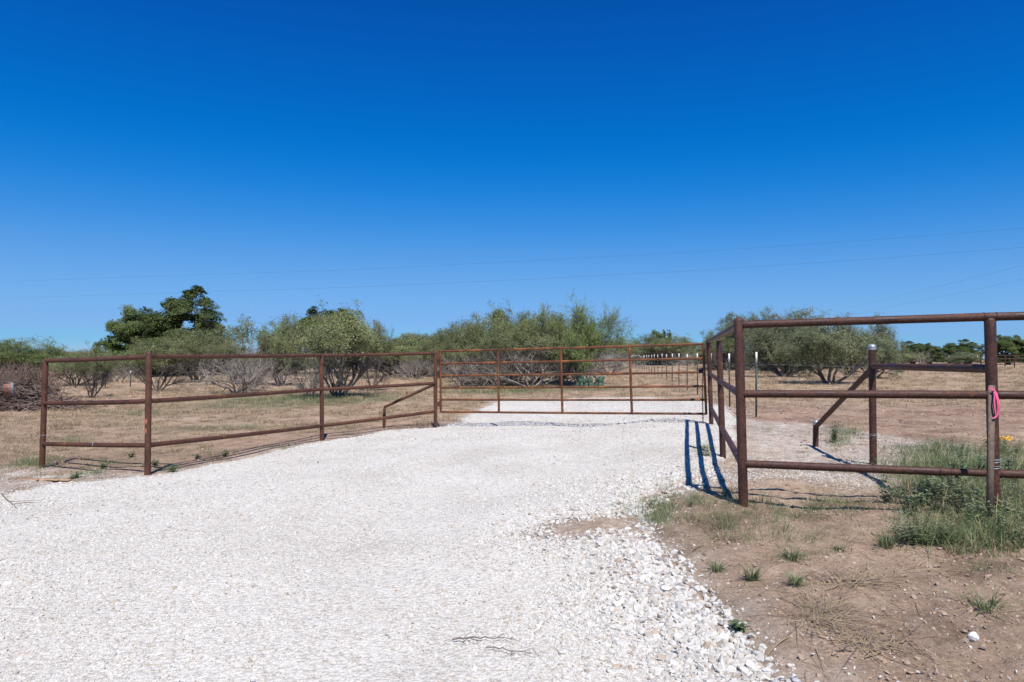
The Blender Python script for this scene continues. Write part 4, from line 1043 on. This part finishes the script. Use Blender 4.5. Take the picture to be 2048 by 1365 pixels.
def make_kind(kind, seed):
    rng = random.Random(seed); nr = np.random.default_rng(seed); w = Wood()
    leafm, barkm = M_MESQ, M_BARK
    pr = dict(MESQ)
    if kind in ('mesquite', 'grey', 'sage'):
        ns = rng.choice((5, 6, 7)) if kind != 'grey' else 7
        if kind == 'grey':
            pr.update(kids=[6, 5, 4, 2, 0], spread=[.55, .60, .65, .7, 0], up=[.07, .07, .05, .02, 0], len=[.70, .66, .60, .55, .5], jit=[.20, .24, .26, .28, .3]); pr['from'] = [.12, .12, .12, .1, 0]
        else:
            pr.update(kids=[6, 5, 5, 5, 0], spread=[.50, .58, .65, .7, 0], up=[.07, .06, .04, .01, -.02], len=[.62, .60, .60, .6, .5]); pr['from'] = [.25, .2, .15, .1, 0]
        for k in range(ns):
            a = 2 * math.pi * (k + rng.uniform(-.4, .4)) / ns; tl = rng.uniform(.25, 1.0) if kind != 'sage' else rng.uniform(.3, 1.5)
            if kind == 'grey': tl = rng.uniform(.3, 1.7)
            d = Vector((math.cos(a) * tl, math.sin(a) * tl, 1)).normalized()
            grow(w, rng, Vector((math.cos(a) * .10, math.sin(a) * .10, -.05)), d, rng.uniform(1.3, 1.9), rng.uniform(.04, .065), 0, pr)
        hz = max(t[0].z for t in w.tips)
        lo = {'mesquite': .38, 'grey': .55, 'sage': .06}[kind] * hz
        tips = [t for t in w.tips if t[0].z > lo + .22 * hz * nr.random() ** 2]
        if kind == 'grey': lv = sprays(tips, 170, 6500, .085, .024, .10, .3, nr, .4)
        elif kind == 'sage': lv = sprays(tips, 800, 42000, .080, .021, .11, .4, nr, .3)
        else: lv = sprays(tips, 380, 20000, .095, .024, .115, .5, nr, .2)
        if kind == 'grey': barkm = M_BARKG
        if kind == 'sage': leafm = M_SAGE
    elif kind == 'feather':                            # upright broom-like shrub
        pr.update(kids=[7, 6, 5, 3, 0], spread=[.32, .38, .42, .45, 0], up=[.10, .10, .08, .04, 0], len=[.62, .62, .6, .6, .5])
        for k in range(11):
            a = rng.uniform(0, 6.28); tl = rng.uniform(.1, .95); d = Vector((math.cos(a) * tl, math.sin(a) * tl, 1)).normalized()
            grow(w, rng, Vector((math.cos(a) * .12, math.sin(a) * .12, -.05)), d, rng.uniform(1.3, 1.9), .035, 0, pr)
        lv = leaves_np([t for t in w.tips if t[0].z > .35], 26000, .13, .014, .05, -1.2, nr); leafm = M_BRITE
    elif kind == 'bare':
        for k in range(4):
            a = k * 1.7; d = Vector((math.cos(a) * .5, math.sin(a) * .5, 1)).normalized(); pr['kids'] = [5, 4, 4, 3, 0]
            grow(w, rng, Vector((0, 0, -.05)), d, 1.8, .07, 0, pr)
        lv = leaves_np([t for t in w.tips if t[0].z > 1.2], 400, .08, .02, .05, 0, nr); barkm = M_BARKG
    elif kind == 'oak':
        pr = dict(levels=3, seg=[5, 5, 4, 3], jit=[.10, .18, .22, .25], up=[.05, .04, .03, .02], taper=[.3, .5, .6, .8], sides=[9, 7, 5, 4],
                  kids=[6, 5, 4, 0], spread=[.8, .75, .7, 0], len=[.75, .60, .55, .5], leaf_from=2); pr['from'] = [.4, .3, .2, 0]
        for k in range(2):
            grow(w, rng, Vector((rng.uniform(-.3, .3), 0, -.1)), Vector((rng.gauss(0, .25), rng.gauss(0, .2), 1)).normalized(), 2.8, .24, 0, pr)
        ends = [t for t in w.tips if t[2] >= 2 and t[0].z > 1.6]; rng.shuffle(ends)
        cl = []; 
        zm = max(t[0].z for t in ends)
        if seed % 2 == 1 or True:                      # a ragged leader standing above the crown
            tp = max(ends, key=lambda t: t[0].z); ex_ = []
            for (ox, oz) in ((0, .0), (.12, .2), (-.12, .36), (.05, .56), (.3, 0), (-.35, -.05), (.75, .15), (.85, .36), (.6, -.1)): ex_.append((tp[0] * 1.0 + Vector((ox, 0, oz)), tp[1], 2))
            if seed == SPIRE: w.mb.tube([tp[0] - Vector((0, 0, .3)), tp[0] + Vector((.05, 0, .3)), tp[0] + Vector((.05, 0, .7))], [.06, .04, .02], 5, caps=False)
            if seed == SPIRE: w.mb.tube([tp[0] - Vector((0, 0, .3)), tp[0] + Vector((.6, 0, .0)), tp[0] + Vector((.82, 0, .35))], [.05, .04, .02], 5, caps=False)
            if seed == SPIRE: ends = ex_ + ends
        for t in ends[:330]:                           # leaf clumps at the ends of the limbs
            R = rng.uniform(.32, .62) if not (seed == SPIRE and t in ends[:9]) else rng.uniform(.22, .34)
            for _ in range(26):
                u = Vector((rng.gauss(0, 1), rng.gauss(0, 1), rng.gauss(0, 1))).normalized() * R * rng.random() ** .35; u.z *= .50; cl.append((t[0] + u, t[1], 3))
        for _ in range(70):                            # low skirts of foliage
            a = rng.uniform(0, 6.283); R0 = rng.uniform(.9, 2.3); c = Vector((math.cos(a) * R0, math.sin(a) * R0, rng.uniform(.5, 2.0)))
            for _ in range(22): cl.append((c + Vector((rng.gauss(0, .28), rng.gauss(0, .28), rng.gauss(0, .22))), Vector((0, 0, 1)), 3))
        lv = leaves_np(cl, 120000, .105, .06, .07, 0, nr, .3); leafm, barkm = M_OAK, M_BARKD
    V = np.concatenate(w.mb.v)
    mx = np.mean(lv[0][:, 0]); my = np.mean(lv[0][:, 1])
    zt = np.percentile(lv[0][:, 2], 98 if kind != 'oak' else 99); hx = np.percentile(np.abs(lv[0][:, 0] - mx), 95)
    for A in (V, lv[0]):                               # lean the crown back over its foot and round off the longest shoots
        t = np.clip(A[:, 2] / zt, 0, 1.3); A[:, 0] -= mx * t; A[:, 1] -= my * t
        if kind != 'bare':
            q = np.sqrt((A[:, 0] / hx) ** 2 + (A[:, 1] / hx) ** 2 + (A[:, 2] / zt) ** 2)
            A *= np.where(q > 1, (1 + {'oak': .60, 'feather': .75}.get(kind, .62) * (q - 1)) / q, 1.0)[:, None]
    wood = mesh_np('trunk', V, np.concatenate(w.mb.q), None, barkm, True)
    crown = mesh_np('crown', lv[0], lv[1], None, leafm)
    return wood, crown, zt, hx
KINDS = {}
for kind, n in (('mesquite', 4), ('grey', 3), ('sage', 3), ('feather', 2), ('oak', 3), ('bare', 1)):
    KINDS[kind] = [make_kind(kind, 500 + 17 * k + len(kind) * 7) for k in range(n)]
CNT = {}
def tree(kind, px, py, l, r, top, label=None, d=None, name=None, cat='tree', group=None, var=None, rz=None, mat=None):
    if d is None: g = G(px, py); d = g.y
    X = (px - CX) / F * d; z0 = tz(X, d); zt = P(px, top, d).z
    Hh = zt - z0; Wd = (r - l) / F * d / 2
    k = CNT.get(kind, 0); CNT[kind] = k + 1; wood, crown, zz, hx = KINDS[kind][(k if var is None else var) % len(KINDS[kind])]
    root = thing(name or ('live_oak' if kind == 'oak' else 'mesquite_tree' if kind in ('mesquite', 'grey') else 'bush' if kind in ('sage', 'feather') else 'bare_tree'), (X, d, z0), label, cat, group)
    for nme, me in (('trunk', wood), ('crown', crown)):
        o = bpy.data.objects.new(nme, me); COL.objects.link(o); o.parent = root
        if mat and nme == 'crown': o.material_slots[0].link = 'OBJECT'; o.material_slots[0].material = mat
    if kind == 'oak' and wood is KINDS['oak'][1][0] and rz is None:    # the leader stands over the middle of the crown
        tv = max(crown.vertices, key=lambda v: v.co.z).co; rz = math.pi / 2 - math.atan2(tv.y, tv.x) - .25
    s = Wd / hx; root.scale = (s, s * .9, Hh / zz); root.rotation_euler = (0, 0, random.uniform(0, 6.28) if rz is None else rz)
    return root

T = [
 ('oak', 268, 742, 203, 348, 612, 'flat-topped blue-green live oak, left one of the tall pair', 62),
 ('oak', 372, 742, 286, 462, 572, 'tallest dark green live oak with a ragged spire, standing over the mesquites on the left', 60),
  ('oak', 655, 742, 583, 728, 612, 'dark green live oak peeking out behind the big mesquite left of the gate', 66),
 ('feather', 50, 752, -40, 132, 681, 'broad green mesquite behind the brush pile at the left edge', None),
 ('mesquite', 150, 772, 95, 190, 705, 'small mesquite just right of the leftmost pipe fence post', None),
 ('mesquite', 185, 796, 158, 238, 690, 'slim mesquite with a single pale stem between the two leftmost fence posts', None),
 ('grey', 235, 765, 185, 290, 700, 'thin grey mesquite below the left live oak', None),
 ('mesquite', 315, 784, 268, 380, 668, 'mesquite with bundled stems just right of the post with orange marks', None),
 ('mesquite', 395, 765, 330, 470, 655, 'leafy mesquite directly below the tallest live oak', None),
 ('grey', 478, 788, 375, 565, 668, 'widest grey leafless mesquite with low spreading limbs left of the big leafy one', None),
 ('grey', 500, 770, 445, 560, 630, 'tall wispy mesquite rising behind the grey leafless one', None),
 ('mesquite', 560, 772, 520, 625, 632, 'light green mesquite in the gap left of the big leafy mesquite', None),
 ('grey', 623, 792, 575, 668, 690, 'grey mesquite with a slanted trunk just left of the third post of the left fence', None),
 ('mesquite', 676, 796, 578, 765, 613, 'big leafy green mesquite behind the third post of the left fence', None),
 ('mesquite', 745, 782, 700, 772, 632, 'narrow wispy mesquite on the right flank of the big leafy one', None),
 ('grey', 818, 757, 785, 850, 700, 'small grey mesquite standing in the open field left of the gate hinges', None),
 ('grey', 835, 759, 810, 875, 690, 'small grey mesquite touching the hinge post from the left', None),
 ('mesquite', 905, 757, 855, 965, 650, 'dark stemmed mesquite behind the left end of the gate', None),
 ('mesquite', 942, 763, 895, 1000, 642, 'olive mesquite behind the gate between its hinge side and its first inner upright', 34),
 ('mesquite', 985, 768, 930, 1045, 613, 'tall mesquite behind the first inner gate upright, highest of the clump', None),
 ('mesquite', 1030, 768, 975, 1090, 618, 'mesquite between the first and second inner gate uprights', 33),
 ('mesquite', 1075, 770, 1015, 1130, 617, 'rounded mesquite in the middle of the clump behind the gate', None),
 ('mesquite', 1118, 766, 1060, 1178, 626, 'mesquite just left of the bright green feathery bush', None),
 ('grey', 925, 764, 865, 990, 682, 'grey twiggy mesquite behind the left end of the gate', 30),
 ('grey', 995, 772, 915, 1070, 655, 'tangle of grey leafless limbs behind the first inner gate upright', None),
 ('grey', 1062, 774, 990, 1140, 664, 'grey leafless mesquite with dark forked trunk behind the middle of the gate', None),
 ('grey', 1125, 768, 1065, 1180, 688, 'low grey mesquite between the second inner gate upright and the feathery bush', None),
 ('feather', 1165, 772, 1108, 1238, 616, 'bright green feathery upright bush behind the right half of the gate', None),
 ('sage', 1244, 728, 1230, 1260, 686, 'small round tree alone on the skyline right of the feathery bush', 85),
 ('sage', 1300, 728, 1258, 1350, 668, 'green bush rising left of the middle of the T-post row', 95),
 ('oak', 1318, 728, 1290, 1345, 659, 'darker round oak top in the bushes behind the T-post row', 104),
 ('mesquite', 1345, 735, 1300, 1405, 672, 'wide green mesquite behind the right end of the gate', 92),
 ('grey', 1385, 735, 1345, 1430, 690, 'grey thicket behind the free end of the gate', 84),
 ('mesquite', 1445, 742, 1405, 1490, 655, 'mesquite seen through the side section of the right fence', None),
 ('mesquite', 1490, 741, 1430, 1560, 622, 'dark stemmed mesquite right behind the tall corner post', None),
 ('sage', 1570, 755, 1500, 1650, 624, 'broad grey-green bush left of the biggest bush behind the right fence', None),
 ('sage', 1660, 768, 1575, 1760, 632, 'biggest rounded grey-green bush, centred behind the right fence', None),
 ('sage', 1745, 758, 1690, 1812, 652, 'grey-green bush behind the silver capped brace post', None),
 ('oak', 1822, 730, 1795, 1862, 683, 'dark oak just right of the bushes on the far skyline', 105),
 ('oak', 1858, 730, 1835, 1885, 686, 'dark oak behind the pale bare tree', 110),
 ('bare', 1844, 732, 1828, 1860, 699, 'pale bare leafless tree in front of the far oaks', 85),
 ('oak', 1900, 730, 1872, 1930, 686, 'dark oak left of the rounded one in the far oak row', 112),
 ('oak', 1935, 730, 1908, 1965, 679, 'rounded dark oak in the middle of the far oak row', 108),
 ('sage', 1925, 733, 1898, 1975, 704, 'pale green low bush in front of the far oak row', 85),
 ('oak', 2015, 730, 1985, 2060, 670, 'broad dark oak behind the far corral', 100),
 ('oak', 2070, 730, 2035, 2110, 674, 'dark oak cut by the right edge of the photograph', 104),
 ('oak', 322, 742, 258, 396, 630, 'lower live oak crown filling the gap between the tall pair', 67),
]
for kind, px, py, l, r, top, lb, d in T:
    tree(kind, px, py, l, r, top, lb, d, cat='bush' if kind in ('sage', 'feather') else 'tree')

# low bushes in far rows
def row(spec, kinds, label, group):
    for (x0, x1, n, top0, top1, d0, d1) in spec:
        for k in range(n):
            px = x0 + (x1 - x0) * (k + random.uniform(.2, .8)) / n; d = random.uniform(d0, d1); wpx = random.uniform(2.0, 3.6) / d * F
            tree(random.choice(kinds), px, 735, px - wpx, px + wpx, random.uniform(top0, top1), label, d, name='bush', cat='bush', group=group)
row([(-40, 240, 12, 700, 716, 75, 105), (430, 580, 6, 700, 712, 60, 90), (240, 460, 8, 700, 716, 65, 85)], ['mesquite', 'sage', 'grey'],
    'low grey-green bush in the far row across the left field', 'bushes of the far row on the left')
row([(725, 880, 10, 690, 704, 70, 100), (775, 890, 7, 664, 684, 45, 60)], ['mesquite', 'mesquite', 'grey'],
    'low far bush between the big leafy mesquite and the gate', 'bushes of the far row left of the gate')
row([(870, 1230, 14, 655, 690, 40, 60)], ['mesquite', 'grey'], 'grey-green bush filling the thicket behind the tall mesquites at the gate', 'bushes filling the thicket behind the gate')
row([(1262, 1430, 9, 688, 702, 96, 120), (1430, 1620, 8, 680, 700, 45, 70), (1600, 1800, 7, 690, 708, 60, 85)], ['mesquite', 'sage', 'grey'],
    'low far bush behind the T-post row and the right-hand bushes', 'bushes of the far row on the right')

# prickly pear
rng = random.Random(4); g = G(1176, 775); root = thing('prickly_pear', g, 'prickly pear cactus with round blue-green pads at the foot of the feathery bush', 'cactus')
def pad(c, w, h, yaw, tilt):
    bm = bmesh.new(); bmesh.ops.create_uvsphere(bm, u_segments=14, v_segments=9, radius=1)
    M = Matrix.Translation(c) @ Matrix.Rotation(yaw, 4, 'Z') @ Matrix.Rotation(tilt, 4, 'Y') @ Matrix.Translation((0, 0, h * .5)) @ Matrix.Diagonal((w * .5, .035, h * .55, 1))
    for v in bm.verts:
        v.co.x *= (1 + .18 * v.co.z); v.co = M @ v.co
    me = bpy.data.meshes.new('pad'); bm.to_mesh(me); bm.free(); me.materials.append(M_CACT)
    for p in me.polygons: p.use_smooth = True
    for v in me.vertices: v.co -= g
    o = bpy.data.objects.new('pad', me); COL.objects.link(o); o.parent = root
    return M @ Vector((0, 0, .85)), yaw, tilt
for k in range(13):
    c = g + Vector((rng.uniform(-.55, .55), rng.uniform(-.3, .3), -.02)); hh = rng.uniform(.20, .28); q, yw, tl = pad(c, rng.uniform(.17, .24), hh, rng.uniform(-.9, .9), rng.uniform(-.5, .5))
    for j in range(rng.choice((1, 2, 2))):
        q2, y2, t2 = pad(q, rng.uniform(.15, .2), rng.uniform(.16, .22), rng.uniform(-1.2, 1.2), tl + rng.uniform(-.7, .7))
        if rng.random() < .3: pad(q2, .13, .15, rng.uniform(-1, 1), t2 + rng.uniform(-.5, .5))

# ------------------------------------------------------------------ power lines
def line(pts, lb, r):
    mb = MB(); out = []
    for i in range(len(pts) - 1):
        (x0, y0, d0), (x1, y1, d1) = pts[i], pts[i + 1]
        for t in np.linspace(0, 1, 9)[:-1]: out.append(P(x0 + (x1 - x0) * t, y0 + (y1 - y0) * t, 1 / (1 / d0 + (1 / d1 - 1 / d0) * t)))
    out.append(P(*pts[-1])); mb.tube(out, r, 6); o = mb.build('power_line', M_CABLE, None, loc=out[0]); tag(o, lb, 'cable', 'overhead power lines')
line([(-500, 584, 90), (0, 564, 72), (420, 549, 62), (700, 540.5, 56), (1060, 522, 50), (1400, 503.5, 45.5), (1750, 480, 41), (2048, 457, 38), (2500, 420, 34)], 'upper of the two long power lines crossing the whole sky', .0036)
line([(-500, 612, 90), (0, 597, 72), (420, 584, 62), (700, 575, 56), (1060, 559, 50), (1400, 541, 45.5), (1750, 518, 41), (2048, 495, 38), (2500, 458, 34)], 'lower of the two long power lines crossing the whole sky', .0038)
line([(1690, 617, 120), (1800, 592, 90), (1920, 563, 70), (2048, 531, 56), (2500, 420, 36)], 'upper of the two short power lines slanting up at the right', .0048)
line([(1690, 632, 120), (1800, 610, 90), (1920, 586, 70), (2048, 558, 56), (2500, 460, 36)], 'lower of the two short power lines slanting up at the right', .0048)
